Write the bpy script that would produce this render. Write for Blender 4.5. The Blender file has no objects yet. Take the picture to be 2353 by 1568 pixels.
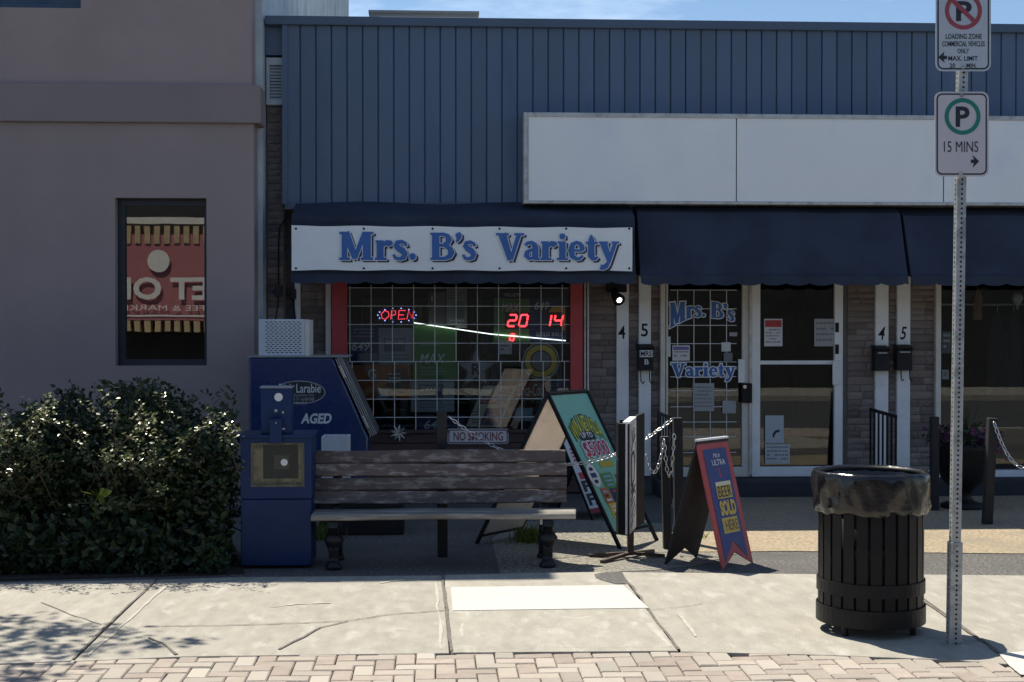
import bpy, math, random
from mathutils import Vector, Matrix
R = math.radians
random.seed(11)
sc = bpy.context.scene
col = sc.collection

# ------------------------------------------------------------------ camera
F_PX, CX, CY = 3300.0, 1176.5, 784.0          # focal length measured on a 2353 px wide print
YAW, PITCH, CAM = R(3.05), R(0.68), Vector((0, 0, 1.7))
cd = bpy.data.cameras.new('camera')
cd.sensor_width = 36
cd.lens = 36 * F_PX / 2353
cd.clip_end = 3000
cam = bpy.data.objects.new('camera', cd)
cam.location = CAM
cam.rotation_euler = (R(90) - PITCH, 0, -YAW)
col.objects.link(cam)
sc.camera = cam

# ------------------------------------------------------------------ world, sun, exposure
SUN_DIR = Vector((0.520 * .5, -0.854 * .5, -0.866)).normalized()      # direction the light travels
world = bpy.data.worlds.new('World')
sc.world = world
world.use_nodes = True
wn, wl = world.node_tree.nodes, world.node_tree.links
wn.clear()
sky = wn.new('ShaderNodeTexSky')
sky.sky_type = 'NISHITA'
sky.sun_disc = False
sky.sun_elevation = R(60)
sky.sun_rotation = math.atan2(-SUN_DIR.x, -SUN_DIR.y)
sky.air_density = 1.0
sky.dust_density = 0.1
sky.ozone_density = 4.0
tc = wn.new('ShaderNodeTexCoord')
mp = wn.new('ShaderNodeMapping')
mp.inputs['Scale'].default_value = (2.2, 2.2, 9.0)
nz = wn.new('ShaderNodeTexNoise')
nz.inputs['Scale'].default_value = 2.3
nz.inputs['Detail'].default_value = 7
nz.inputs['Roughness'].default_value = .6
rp = wn.new('ShaderNodeValToRGB')
rp.color_ramp.elements[0].position = .5
rp.color_ramp.elements[1].position = .8
mx = wn.new('ShaderNodeMixRGB')
mx.inputs[2].default_value = (7.0, 8.6, 10.5, 1)
bg = wn.new('ShaderNodeBackground')
bg.inputs['Strength'].default_value = 0.078
ow = wn.new('ShaderNodeOutputWorld')
wl.new(tc.outputs['Generated'], mp.inputs['Vector'])
wl.new(mp.outputs[0], nz.inputs['Vector'])
wl.new(nz.outputs[0], rp.inputs[0])
wl.new(rp.outputs[0], mx.inputs[0])
wl.new(sky.outputs[0], mx.inputs[1])
wl.new(mx.outputs[0], bg.inputs[0])
wl.new(bg.outputs[0], ow.inputs[0])
sd = bpy.data.lights.new('sun', 'SUN')
sd.energy = 5.0
sd.angle = R(0.5)
sd.color = (1.0, .93, .79)
so = bpy.data.objects.new('sun', sd)
so.rotation_euler = SUN_DIR.to_track_quat('-Z', 'Y').to_euler()
so.location = (-6, 12, 14)
col.objects.link(so)
vs = sc.view_settings
vs.view_transform = 'Standard'
vs.look = 'None'
vs.exposure = 0.62
vs.gamma = 1.0
vs.use_curve_mapping = False

# ------------------------------------------------------------------ measuring helpers
_F = Vector((math.sin(YAW) * math.cos(PITCH), math.cos(YAW) * math.cos(PITCH), -math.sin(PITCH)))
_R = Vector((math.cos(YAW), -math.sin(YAW), 0))
_U = _R.cross(_F)
def ray(px, py):
    return _F + _R * ((px - CX) / F_PX) + _U * ((CY - py) / F_PX)
def W(px, py, Y):                       # point on the upright plane at depth Y
    d = ray(px, py)
    return CAM + d * (Y / d.y)
def G(px, py, z=0.0):                   # point on the level plane at height z
    d = ray(px, py)
    return CAM + d * ((z - CAM.z) / d.z)
def X_(px, Y): return W(px, 745, Y).x
def Z_(py, Y, px=1176): return W(px, py, Y).z

# ------------------------------------------------------------------ materials
_M = {}
def pm(name, c, rough=.6, metal=0., var=.12, scale=6., bump=0., bscale=60., rand=0., c2=None, c2lo=.5, c2hi=.62,
       c2scale=3., stretch=None, spec=.5, coat=0., emit=None, estr=0., trans=0., detail=5., hue=None, band=None):
    if name in _M: return _M[name]
    m = bpy.data.materials.new(name)
    m.use_nodes = True
    n, l = m.node_tree.nodes, m.node_tree.links
    n.clear()
    out = n.new('ShaderNodeOutputMaterial')
    b = n.new('ShaderNodeBsdfPrincipled')
    b.inputs['Roughness'].default_value = rough
    b.inputs['Metallic'].default_value = metal
    b.inputs['Specular IOR Level'].default_value = spec
    b.inputs['Coat Weight'].default_value = coat
    t = n.new('ShaderNodeTexCoord')
    vec = t.outputs['Object']
    if stretch:
        mpn = n.new('ShaderNodeMapping')
        mpn.inputs['Scale'].default_value = stretch
        l.new(vec, mpn.inputs[0]); vec = mpn.outputs[0]
    oi = None
    if rand:
        oi = n.new('ShaderNodeObjectInfo')
        ad = n.new('ShaderNodeVectorMath'); ad.operation = 'ADD'
        sc_ = n.new('ShaderNodeVectorMath'); sc_.operation = 'SCALE'
        cb = n.new('ShaderNodeCombineXYZ')
        l.new(oi.outputs['Random'], cb.inputs[0]); l.new(oi.outputs['Random'], cb.inputs[1]); l.new(oi.outputs['Random'], cb.inputs[2])
        l.new(cb.outputs[0], sc_.inputs[0]); sc_.inputs['Scale'].default_value = 37.
        l.new(vec, ad.inputs[0]); l.new(sc_.outputs[0], ad.inputs[1]); vec = ad.outputs[0]
    def noise(s, d=detail, r=.55):
        q = n.new('ShaderNodeTexNoise')
        q.inputs['Scale'].default_value = s; q.inputs['Detail'].default_value = d; q.inputs['Roughness'].default_value = r
        l.new(vec, q.inputs['Vector'])
        return q.outputs[0]
    def rampf(src, lo, hi):
        q = n.new('ShaderNodeMapRange')
        q.inputs[1].default_value = lo; q.inputs[2].default_value = hi
        l.new(src, q.inputs[0])
        return q.outputs[0]
    def mix(f, a, bb):
        q = n.new('ShaderNodeMixRGB')
        if hasattr(f, 'node'): l.new(f, q.inputs[0])
        else: q.inputs[0].default_value = f
        for k, v in ((1, a), (2, bb)):
            if hasattr(v, 'node'): l.new(v, q.inputs[k])
            else: q.inputs[k].default_value = (*v, 1)
        return q.outputs[0]
    lo = tuple(max(0, x * (1 - var)) for x in c)
    hi = tuple(min(1, x * (1 + var)) for x in c)
    cc = mix(rampf(noise(scale), .3, .7), lo, hi)
    if c2: cc = mix(rampf(noise(c2scale, 6, .65), c2lo, c2hi), cc, c2)
    if rand:
        hs = n.new('ShaderNodeHueSaturation')
        ml = n.new('ShaderNodeMapRange')
        ml.inputs[3].default_value = 1 - rand; ml.inputs[4].default_value = 1 + rand
        l.new(oi.outputs['Random'], ml.inputs[0]); l.new(ml.outputs[0], hs.inputs['Value'])
        if hue:
            wn_ = n.new('ShaderNodeTexWhiteNoise'); wn_.noise_dimensions = '1D'
            l.new(oi.outputs['Random'], wn_.inputs['W'])
            m2 = n.new('ShaderNodeMapRange'); m2.inputs[3].default_value = 0; m2.inputs[4].default_value = hue[1]
            l.new(wn_.outputs['Value'], m2.inputs[0])
            q = n.new('ShaderNodeMixRGB'); l.new(m2.outputs[0], q.inputs[0]); l.new(cc, q.inputs[1]); q.inputs[2].default_value = (*hue[0], 1)
            cc = q.outputs[0]
        l.new(cc, hs.inputs['Color']); cc = hs.outputs[0]
    l.new(cc, b.inputs['Base Color'])
    if bump:
        bp = n.new('ShaderNodeBump'); bp.inputs['Strength'].default_value = min(1, bump); bp.inputs['Distance'].default_value = .01 * max(1, bump)
        l.new(noise(bscale, 4, .6), bp.inputs['Height']); l.new(bp.outputs[0], b.inputs['Normal'])
    rr = rampf(noise(scale * 2.3), .2, .8)
    mr = n.new('ShaderNodeMapRange'); mr.inputs[3].default_value = max(0, rough - .08); mr.inputs[4].default_value = min(1, rough + .08)
    l.new(rr, mr.inputs[0]); l.new(mr.outputs[0], b.inputs['Roughness'])
    sh = b.outputs[0]
    if trans:
        tr = n.new('ShaderNodeBsdfTranslucent'); l.new(cc, tr.inputs[0])
        ms = n.new('ShaderNodeMixShader'); ms.inputs[0].default_value = trans
        l.new(b.outputs[0], ms.inputs[1]); l.new(tr.outputs[0], ms.inputs[2]); sh = ms.outputs[0]
    if emit:
        b.inputs['Emission Color'].default_value = (*emit, 1); b.inputs['Emission Strength'].default_value = estr
    l.new(sh, out.inputs[0])
    _M[name] = m
    return m

def glass(name, ior=1.6, tint=(.86, .9, .9)):
    m = bpy.data.materials.new(name); m.use_nodes = True
    n, l = m.node_tree.nodes, m.node_tree.links
    n.clear()
    out = n.new('ShaderNodeOutputMaterial')
    fr = n.new('ShaderNodeFresnel'); fr.inputs[0].default_value = ior
    tr = n.new('ShaderNodeBsdfTransparent'); tr.inputs[0].default_value = (*tint, 1)
    gl = n.new('ShaderNodeBsdfGlossy'); gl.inputs['Roughness'].default_value = .004
    tcn = n.new('ShaderNodeTexCoord'); no = n.new('ShaderNodeTexNoise'); no.inputs['Scale'].default_value = 1.3
    bp = n.new('ShaderNodeBump'); bp.inputs['Strength'].default_value = .02; bp.inputs['Distance'].default_value = .02
    l.new(tcn.outputs['Object'], no.inputs['Vector']); l.new(no.outputs[0], bp.inputs['Height']); l.new(bp.outputs[0], gl.inputs['Normal'])
    ms = n.new('ShaderNodeMixShader')
    l.new(fr.outputs[0], ms.inputs[0]); l.new(tr.outputs[0], ms.inputs[1]); l.new(gl.outputs[0], ms.inputs[2]); l.new(ms.outputs[0], out.inputs[0])
    return m

M = dict(
    stucco=pm('taupe_stucco', (0.352, 0.284, 0.275), .9, var=.05, scale=1.2, bump=.35, bscale=150, c2=(0.307, 0.253, 0.243), c2lo=.45, c2hi=.75, c2scale=.8),
    band=pm('taupe_band', (0.269, 0.222, 0.219), .9, var=.06, scale=1.5, bump=.35, bscale=150),
    paleside=pm('pale_blue_render', (0.504, 0.564, 0.600), .85, var=.12, scale=3, c2=(0.288, 0.360, 0.432), c2lo=.5, c2hi=.7, c2scale=2.2, bump=.2, bscale=40),
    siding=pm('slate_blue_siding', (0.086, 0.130, 0.208), .5, var=.08, scale=1.5, rand=.06, stretch=(1, 1, .25), c2=(0.070, 0.111, 0.185), c2scale=1.5, bump=.06, bscale=25),
    flash=pm('slate_flashing', (0.065, 0.100, 0.163), .45, var=.08, scale=2),
    brick=pm('grey_brown_stone', (0.254, 0.219, 0.206), .9, var=.28, scale=14, bump=.6, bscale=45, rand=.3, hue=((.19, .145, .12), .5)),
    mortar=pm('mortar', (0.140, 0.133, 0.129), .95, var=.15, scale=20, bump=.5, bscale=80),
    sign_white=pm('aged_white_panel', (0.838, 0.850, 0.850), .45, var=.03, scale=1.3, c2=(0.737, 0.775, 0.838), c2lo=.5, c2hi=.8, c2scale=1.1, stretch=(1, 1, .6)),
    alum=pm('aluminium', (.50, .50, .49), .45, metal=.6, var=.1, scale=9, c2=(.36, .35, .33), c2scale=6),
    awning=pm('navy_canvas', (0.020, 0.029, 0.055), .85, var=.22, scale=2.2, bump=.25, bscale=7, c2=(0.029, 0.042, 0.070), c2scale=2, c2lo=.45, c2hi=.7),
    banner=pm('vinyl_banner', (0.825, 0.850, 0.850), .5, var=.04, scale=3, bump=.08, bscale=5),
    blue_letter=pm('royal_blue_print', (0.042, 0.138, 0.408), .5, var=.06, scale=6),
    navy_letter=pm('navy_print', (.012, .02, .06), .5, var=.1),
    white_letter=pm('white_print', (0.770, 0.803, 0.836), .5, var=.03),
    beige=pm('cream_trim', (0.675, 0.650, 0.587), .6, var=.07, scale=6, c2=(0.525, 0.500, 0.450), c2scale=7, c2lo=.56, c2hi=.75),
    white_trim=pm('white_trim', (0.816, 0.840, 0.850), .55, var=.05, scale=4, c2=(0.672, 0.684, 0.696), c2scale=5, c2lo=.55, c2hi=.8),
    red_paint=pm('red_paint', (0.480, 0.060, 0.066), .5, var=.1, scale=5),
    black=pm('black_satin', (.010, .010, .012), .45, var=.2, scale=6, spec=.22),
    black_matte=pm('black_matte', (.016, .016, .018), .8, var=.2, scale=6),
    iron=pm('dark_iron', (.014, .015, .018), .45, metal=.3, var=.3, scale=12, bump=.1, bscale=90),
    white_bar=pm('white_bar', (0.754, 0.780, 0.780), .45, var=.05),
    dark_in=pm('dark_interior', (.035, .037, .042), .9, var=.2),
    brown_wood=pm('red_brown_boards', (0.078, 0.044, 0.039), .7, var=.25, scale=4, stretch=(.4, 1, 3), rand=.12),
    plinth=pm('black_plinth', (0.027, 0.032, 0.043), .75, var=.2, scale=5, bump=.2, bscale=60),
    galv=pm('galvanised_steel', (.40, .42, .42), .5, metal=.35, var=.16, scale=16, c2=(.26, .28, .28), c2scale=11),
    chrome=pm('chain_steel', (.62, .62, .62), .25, metal=1, var=.1),
    navy_box=pm('navy_enamel', (0.012, 0.031, 0.114), .28, var=.12, scale=3, coat=.3),
    news_blue=pm('blue_enamel', (0.007, 0.028, 0.098), .42, spec=.25, var=.12, scale=4, c2=(0.016, 0.038, 0.090), c2scale=9, c2lo=.6, c2hi=.72, bump=.04, bscale=20),
    benchwood=pm('peeling_brown_boards', (0.098, 0.074, 0.067), .62, var=.3, scale=7, stretch=(.45, 1, 1.5), c2=(0.300, 0.270, 0.252), c2lo=.50, c2hi=.68, c2scale=17, bump=.5, bscale=30, rand=.2),
    seatwood=pm('worn_seat_boards', (0.170, 0.155, 0.140), .55, var=.25, scale=7, stretch=(.25, 1.5, 2), c2=(0.340, 0.320, 0.290), c2lo=.5, c2hi=.66, c2scale=7, bump=.3, bscale=30, rand=.1),
    conc=pm('old_concrete', (0.308, 0.287, 0.247), .9, var=.13, scale=11, bump=.5, bscale=110, c2=(0.414, 0.396, 0.354), c2lo=.54, c2hi=.72, c2scale=8, stretch=(1.0, .38, 1), rand=.04, detail=10),
    conc_new=pm('white_concrete', (0.494, 0.484, 0.446), .85, var=.04, scale=5, bump=.3, bscale=60, stretch=(.25, 3, 1), c2=(0.399, 0.389, 0.361), c2lo=.52, c2hi=.75, c2scale=6),
    scuff=pm('pale_scuff', (.385, .365, .32), .9, var=.12, scale=20),
    joint=pm('dark_joint', (.13, .12, .105), 1, var=.4, scale=40),
    paver=pm('pink_paver', (0.318, 0.261, 0.223), .9, var=.14, scale=14, bump=.4, bscale=160, rand=.16, hue=((.36, .33, .285), .95)),
    asphalt=pm('coarse_asphalt', (0.109, 0.104, 0.097), .95, var=.75, scale=42, bump=1.3, bscale=45, c2=(0.081, 0.079, 0.076), c2lo=.45, c2hi=.62, c2scale=1.7, detail=3),
    road=pm('road_asphalt', (.075, .075, .078), .9, var=.3, scale=60, bump=.4, bscale=90),
    aggregate=pm('tan_aggregate', (0.304, 0.245, 0.167), .95, var=.4, scale=38, bump=1.0, bscale=45, c2=(0.235, 0.196, 0.147), c2lo=.5, c2hi=.7, c2scale=1.3, detail=3),
    soil=pm('soil', (.03, .024, .018), 1, var=.4, scale=14, bump=.6, bscale=40),
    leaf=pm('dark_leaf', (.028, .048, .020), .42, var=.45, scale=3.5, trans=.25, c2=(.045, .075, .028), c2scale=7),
    leaf_lit=pm('sunlit_small_leaf', (.14, .17, .06), .26, var=.5, scale=5, trans=.35, c2=(.34, .31, .18), c2lo=.55, c2hi=.64, c2scale=9, spec=.7),  # paler than the hedge leaf: sunlit highlights put into the colour
    leaf_lime=pm('lime_leaf', (.14, .20, .03), .4, var=.2, scale=9, trans=.55),
    bark=pm('grey_brown_twig', (.10, .075, .06), .8, var=.3, scale=20),
    stucco2=pm('cream_stucco', (0.800, 0.680, 0.480), .95, var=.16, scale=3, bump=.6, bscale=25),
    grey_metal=pm('grey_metal', (.26, .27, .27), .5, var=.08, scale=3),
    led=pm('red_led', (.3, .01, .01), .5, emit=(1, .04, .05), estr=3.2),
    neon=pm('red_neon', (.3, .01, .01), .5, emit=(1, .05, .08), estr=1.5),
    led_blue=pm('blue_led', (.1, .1, .3), .5, emit=(.3, .4, 1), estr=2.0),
    tube=pm('fluorescent_tube', (.9, .9, .9), .5, emit=(.95, 1, .95), estr=1.5),
    lens=pm('lamp_lens', (.9, .9, .9), .2, emit=(1, 1, 1), estr=2.0),
    plastic=pm('bin_bag', (.009, .0085, .009), .17, var=.2, scale=6, bump=.5, bscale=14, spec=.6),
    teal=pm('teal_poster', (.20, .46, .36), .45, var=.05, scale=3),
    cream_board=pm('blank_board', (.66, .60, .56), .55, var=.05, scale=4, c2=(.56, .50, .47), c2scale=3, trans=.5),
    shop_glass=glass('shop_glass', 1.62),
)
def flat(name, c, rough=.55, var=.06):
    return pm('print_' + name, c, rough, var=var, scale=9)

# ------------------------------------------------------------------ mesh and object helpers
WL = {}
def tag(o, label=None, cat=None, group=None, kind=None):
    if label: o['label'] = label
    if cat: o['category'] = cat
    if group: o['group'] = group
    if kind: o['kind'] = kind
    return o
def thing(name, label, cat, loc, group=None):
    o = bpy.data.objects.new(name, None)
    o.empty_display_size = .1
    o.location = loc
    col.objects.link(o)
    WL[o] = Vector(loc)
    return tag(o, label, cat, group)
def link(o, parent, loc):
    col.objects.link(o)
    if parent is not None:
        o.parent = parent
        WL[o] = WL[parent]
    else:
        o.location = loc or (0, 0, 0)
        WL[o] = Vector(loc or (0, 0, 0))
    return o
class MB:
    def __init__(s): s.v, s.f = [], []
    def add(s, vs_, fs):
        k = len(s.v)
        s.v += [Vector(p) for p in vs_]
        s.f += [tuple(i + k for i in f) for f in fs]
        return s
    def box(s, x0, x1, y0, y1, z0, z1):
        return s.add([(x0, y0, z0), (x1, y0, z0), (x1, y1, z0), (x0, y1, z0), (x0, y0, z1), (x1, y0, z1), (x1, y1, z1), (x0, y1, z1)],
                     [(0, 3, 2, 1), (4, 5, 6, 7), (0, 1, 5, 4), (1, 2, 6, 5), (2, 3, 7, 6), (3, 0, 4, 7)])
    def prism(s, pts, ext):                 # closed polygon pushed along the vector ext
        ext = Vector(ext); n = len(pts); pts = [Vector(p) for p in pts]
        nrm = Vector((0, 0, 0))
        for i in range(n):
            nrm += pts[i].cross(pts[(i + 1) % n])
        if nrm.dot(ext) > 0: pts = pts[::-1]
        return s.add(pts + [p + ext for p in pts],
                     [tuple(range(n)), tuple(range(2 * n - 1, n - 1, -1))] + [(i, i + n, (i + 1) % n + n, (i + 1) % n) for i in range(n)])
    def bar(s, a, b, w, h, up=(0, 0, 1)):   # box beam from a to b
        a, b = Vector(a), Vector(b); d = (b - a).normalized(); up = Vector(up)
        if abs(d.dot(up)) > .98: up = Vector((0, 1, 0))
        sx = d.cross(up).normalized(); sy = sx.cross(d).normalized()
        sx *= w / 2; sy *= h / 2
        return s.add([a - sx - sy, a + sx - sy, a + sx + sy, a - sx + sy, b - sx - sy, b + sx - sy, b + sx + sy, b - sx + sy],
                     [(0, 1, 2, 3), (7, 6, 5, 4), (0, 4, 5, 1), (1, 5, 6, 2), (2, 6, 7, 3), (3, 7, 4, 0)])
    def tube(s, pts, r, n=8, cap=True):
        pts = [Vector(p) for p in pts]; k = len(s.v); m = len(pts)
        rr = r if isinstance(r, (list, tuple)) else [r] * m
        prev = None
        for i, p in enumerate(pts):
            d = (pts[min(i + 1, m - 1)] - pts[max(i - 1, 0)]).normalized()
            u = prev if prev is not None else (Vector((0, 0, 1)) if abs(d.z) < .9 else Vector((1, 0, 0)))
            a = d.cross(u).normalized(); u = a.cross(d).normalized(); prev = u
            for j in range(n):
                t = 2 * math.pi * j / n
                s.v.append(p + (a * math.cos(t) + u * math.sin(t)) * rr[i])
        for i in range(m - 1):
            for j in range(n):
                s.f.append((k + i * n + j, k + i * n + (j + 1) % n, k + (i + 1) * n + (j + 1) % n, k + (i + 1) * n + j))
        if cap:
            s.f.append(tuple(k + j for j in range(n))[::-1])
            s.f.append(tuple(k + (m - 1) * n + j for j in range(n)))
        return s
    def lathe(s, c, prof, n=32, wob=None):  # prof: (radius, z) pairs
        k = len(s.v); c = Vector(c)
        for i, (r, z) in enumerate(prof):
            for j in range(n):
                t = 2 * math.pi * j / n
                q = wob(i, j, t) if wob else (0, 0)
                s.v.append(c + Vector(((r + q[0]) * math.cos(t), (r + q[0]) * math.sin(t), z + q[1])))
        for i in range(len(prof) - 1):
            for j in range(n):
                s.f.append((k + i * n + j, k + i * n + (j + 1) % n, k + (i + 1) * n + (j + 1) % n, k + (i + 1) * n + j))
        return s
    def disc(s, c, r, nrm, n=20, r0=0, up=None):
        c = Vector(c); nrm = Vector(nrm).normalized()
        u = nrm.cross(Vector((0, 0, 1)) if abs(nrm.z) < .9 else Vector((1, 0, 0))).normalized(); v = nrm.cross(u)
        ring = [c + (u * math.cos(2 * math.pi * j / n) + v * math.sin(2 * math.pi * j / n)) * r for j in range(n)]
        if not r0: return s.add(ring, [tuple(range(n))])
        inn = [c + (u * math.cos(2 * math.pi * j / n) + v * math.sin(2 * math.pi * j / n)) * r0 for j in range(n)]
        return s.add(ring + inn, [(j, (j + 1) % n, n + (j + 1) % n, n + j) for j in range(n)])
    def build(s, name, mat, parent=None, smooth=False, loc=None, bevel=0, seg=2):
        base = WL[parent] if parent is not None else Vector(loc or (0, 0, 0))
        me = bpy.data.meshes.new(name)
        me.from_pydata([tuple(p - base) for p in s.v], [], s.f)
        me.materials.append(mat)
        if smooth: me.polygons.foreach_set('use_smooth', [True] * len(me.polygons))
        me.update()
        o = bpy.data.objects.new(name, me)
        link(o, parent, loc)
        if bevel:
            b = o.modifiers.new('bevel', 'BEVEL'); b.width = bevel; b.segments = seg; b.limit_method = 'ANGLE'
        return o
def shared(name, me, parent, wloc, rot=(0, 0, 0), scl=(1, 1, 1)):
    o = bpy.data.objects.new(name, me)
    col.objects.link(o)
    base = Vector((0, 0, 0))
    if parent is not None:
        o.parent = parent; base = WL[parent]
    o.location = Vector(wloc) - base
    o.rotation_euler = rot; o.scale = scl
    WL[o] = base
    return o
def pbox(px0, px1, py0, py1, Y0, Y1, mb=None):   # box whose front face covers a measured rectangle at depth Y0
    pm_ = (px0 + px1) / 2
    return (mb or MB()).box(X_(px0, Y0), X_(px1, Y0), Y0, Y1, Z_(py1, Y0, pm_), Z_(py0, Y0, pm_))

# lettering ---------------------------------------------------------------
def text_mesh(s, bold=0., shear=0., space=1.):
    cu = bpy.data.curves.new('t', 'FONT')
    cu.body = s; cu.size = 1; cu.offset = bold; cu.shear = shear; cu.space_character = space
    cu.resolution_u = 3
    o = bpy.data.objects.new('t', cu)
    me = bpy.data.meshes.new_from_object(o)
    vs_ = [v.co.copy() for v in me.vertices]; fs = [tuple(p.vertices) for p in me.polygons]
    bpy.data.objects.remove(o); bpy.data.curves.remove(cu); bpy.data.meshes.remove(me)
    return vs_, fs
def lettering(s, mat, parent, bl, br, tl, lift, bold=0., shear=0., space=1., warp=None, name='lettering'):
    """text stretched over the parallelogram bl, br, tl (world points)"""
    vs_, fs = text_mesh(s, bold, shear, space)
    x0 = min(v.x for v in vs_); x1 = max(v.x for v in vs_); y0 = min(v.y for v in vs_); y1 = max(v.y for v in vs_)
    bl, br, tl, lift = Vector(bl), Vector(br), Vector(tl), Vector(lift)
    mb = MB(); pts = []
    for v in vs_:
        a, b = (v.x - x0) / (x1 - x0), (v.y - y0) / (y1 - y0)
        if warp: a, b = warp(a, b)
        pts.append(bl + (br - bl) * a + (tl - bl) * b + lift)
    mb.add(pts, fs)
    return mb.build(name, mat, parent)
def ptext(s, mat, parent, px0, px1, py0, py1, Y, **k):  # text over a measured rectangle on the plane at depth Y
    return lettering(s, mat, parent, W(px0, py1, Y), W(px1, py1, Y), W(px0, py0, Y), (0, 0, 0), **k)

# hand-drawn bold serif letters: strokes of (x, y, width) ------------------
def ln(x0, y0, x1, y1, w0, w1=None): return [(x0, y0, w0), (x1, y1, w1 if w1 is not None else w0)]
GLYPH = {
 'M': (1.2, [ln(.17, 0, .17, 1, .19), ln(.2, .98, .54, .06, .28, .2), ln(.52, .06, .86, .98, .16), ln(.93, 0, .93, 1, .28), ln(0, .045, .36, .045, .09), ln(.72, .045, 1.15, .045, .09), ln(0, .955, .28, .955, .09), ln(.84, .955, 1.15, .955, .09)]),
 'r': (.6, [ln(.18, 0, .18, .7, .25), ln(0, .045, .4, .045, .09), ln(.02, .66, .2, .66, .08), [(.24, .44, .08), (.3, .56, .14), (.4, .615, .2), (.5, .59, .24), (.54, .52, .2)]]),
 's': (.55, [[(.47, .5, .1), (.43, .6, .12), (.3, .66, .13), (.16, .62, .17), (.12, .52, .2), (.2, .42, .22), (.34, .33, .23), (.42, .22, .21), (.38, .1, .18), (.25, .045, .13), (.1, .07, .12), (.03, .2, .1)]]),
 '.': (.34, [[(.02, .13, .1), (.06, .13, .2), (.13, .13, .25), (.2, .13, .2), (.24, .13, .1)]]),
 ' ': (.34, []),
 'B': (.92, [ln(.2, 0, .2, 1, .28), ln(0, .955, .4, .955, .09), ln(0, .045, .4, .045, .09), [(.2, .94, .12), (.5, .94, .13), (.64, .87, .19), (.69, .74, .24), (.63, .61, .19), (.48, .54, .13), (.2, .54, .11)], [(.4, .545, .1), (.56, .52, .14), (.73, .42, .2), (.78, .28, .26), (.72, .14, .2), (.54, .06, .13), (.2, .06, .12)]]),
 "'": (.27, [[(.1, 1.0, .16), (.13, .92, .24), (.14, .82, .2), (.1, .72, .11), (.03, .66, .04)]]),
 'V': (1.0, [ln(.22, .98, .52, .0, .3, .2), ln(.84, .98, .54, .0, .17, .14), ln(0, .955, .46, .955, .09), ln(.66, .955, 1.02, .955, .09)]),
 'a': (.62, [[(.43, .02, .24), (.43, .45, .24), (.4, .57, .2), (.29, .65, .14), (.15, .63, .13), (.07, .54, .14)], [(.42, .4, .08), (.26, .37, .12), (.13, .28, .19), (.11, .17, .21), (.2, .06, .14), (.34, .08, .1), (.42, .16, .08)], ln(.36, .045, .6, .045, .09)]),
 'i': (.42, [ln(.2, 0, .2, .7, .25), ln(0, .045, .41, .045, .09), ln(.02, .66, .22, .66, .08), [(.09, .88, .1), (.13, .88, .19), (.2, .88, .23), (.27, .88, .19), (.31, .88, .1)]]),
 'e': (.62, [ln(.14, .36, .52, .36, .09), [(.52, .36, .16), (.5, .5, .19), (.42, .61, .16), (.3, .66, .13), (.16, .58, .19), (.1, .36, .24), (.15, .14, .2), (.3, .045, .14), (.43, .07, .12), (.54, .17, .07)]]),
 't': (.5, [[(.22, .94, .06), (.22, .78, .2), (.22, .62, .25), (.22, .16, .25), (.29, .06, .19), (.38, .06, .13), (.46, .13, .07)], ln(.02, .645, .46, .645, .1)]),
 'y': (.74, [ln(.16, .66, .38, .02, .27, .2), ln(.6, .66, .34, -.12, .15, .15), [(.34, -.12, .15), (.26, -.22, .19), (.14, -.27, .19), (.05, -.24, .2)], ln(0, .66, .34, .66, .08), ln(.46, .66, .74, .66, .08)]),
}
def serif_text(s, mat, parent, bl, right, up, width, height, o=0., lift=Vector((0, 0, 0)), warp=None, step=.00012, name='lettering'):
    total = sum(GLYPH[c][0] for c in s)
    kx = width / total
    mb = MB(); x = 0; k = 0
    out_dir = Vector(right).cross(Vector(up)).normalized()
    for c in s:
        adv, strokes = GLYPH[c]
        for st in strokes:
            n = len(st); P = [Vector((a * kx, b * height)) for a, b, _ in st]; Wd = [w * (kx + height) / 2 / 2 + o for _, _, w in st]
            if o:
                P[0] = P[0] - (P[1] - P[0]).normalized() * o; P[-1] = P[-1] + (P[-1] - P[-2]).normalized() * o
            L, Rr = [], []
            for i in range(n):
                d = (P[min(i + 1, n - 1)] - P[max(i - 1, 0)]).normalized()
                nn = Vector((-d.y, d.x))
                L.append(P[i] + nn * Wd[i]); Rr.append(P[i] - nn * Wd[i])
            pts = []
            for q in L + Rr:
                a, b = q.x + x, q.y
                if warp: a, b = warp(a / width, b / height); a *= width; b *= height
                pts.append(Vector(bl) + Vector(right) * a + Vector(up) * b + lift + out_dir * (k * step))
            mb.add(pts, [(i, n + i, n + i + 1, i + 1) for i in range(n - 1)])
            k = (k + 1) % 9
        x += adv * kx
    return mb.build(name, mat, parent)

# ================================================================== the setting: ground, road, pavements
tag(MB().box(-200, 200, -200, 200, -.4, -.17).build('ground', M['road']), kind='structure')
tag(MB().box(-60, 60, -5.2, 5.45, -.169, -.14).build('road', M['road']), kind='structure')
tag(MB().box(-60, 60, -9.5, -5.2, -.169, -.01).build('far_pavement', M['conc']), kind='structure')
tag(MB().box(-60, 60, 5.45, 5.6, -.169, -.002).build('kerb', M['conc'], bevel=.015), kind='structure')
tag(MB().box(-40, 40, 5.6, 30, -.169, -.03).build('pavement_base', M['joint']), kind='structure')
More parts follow.
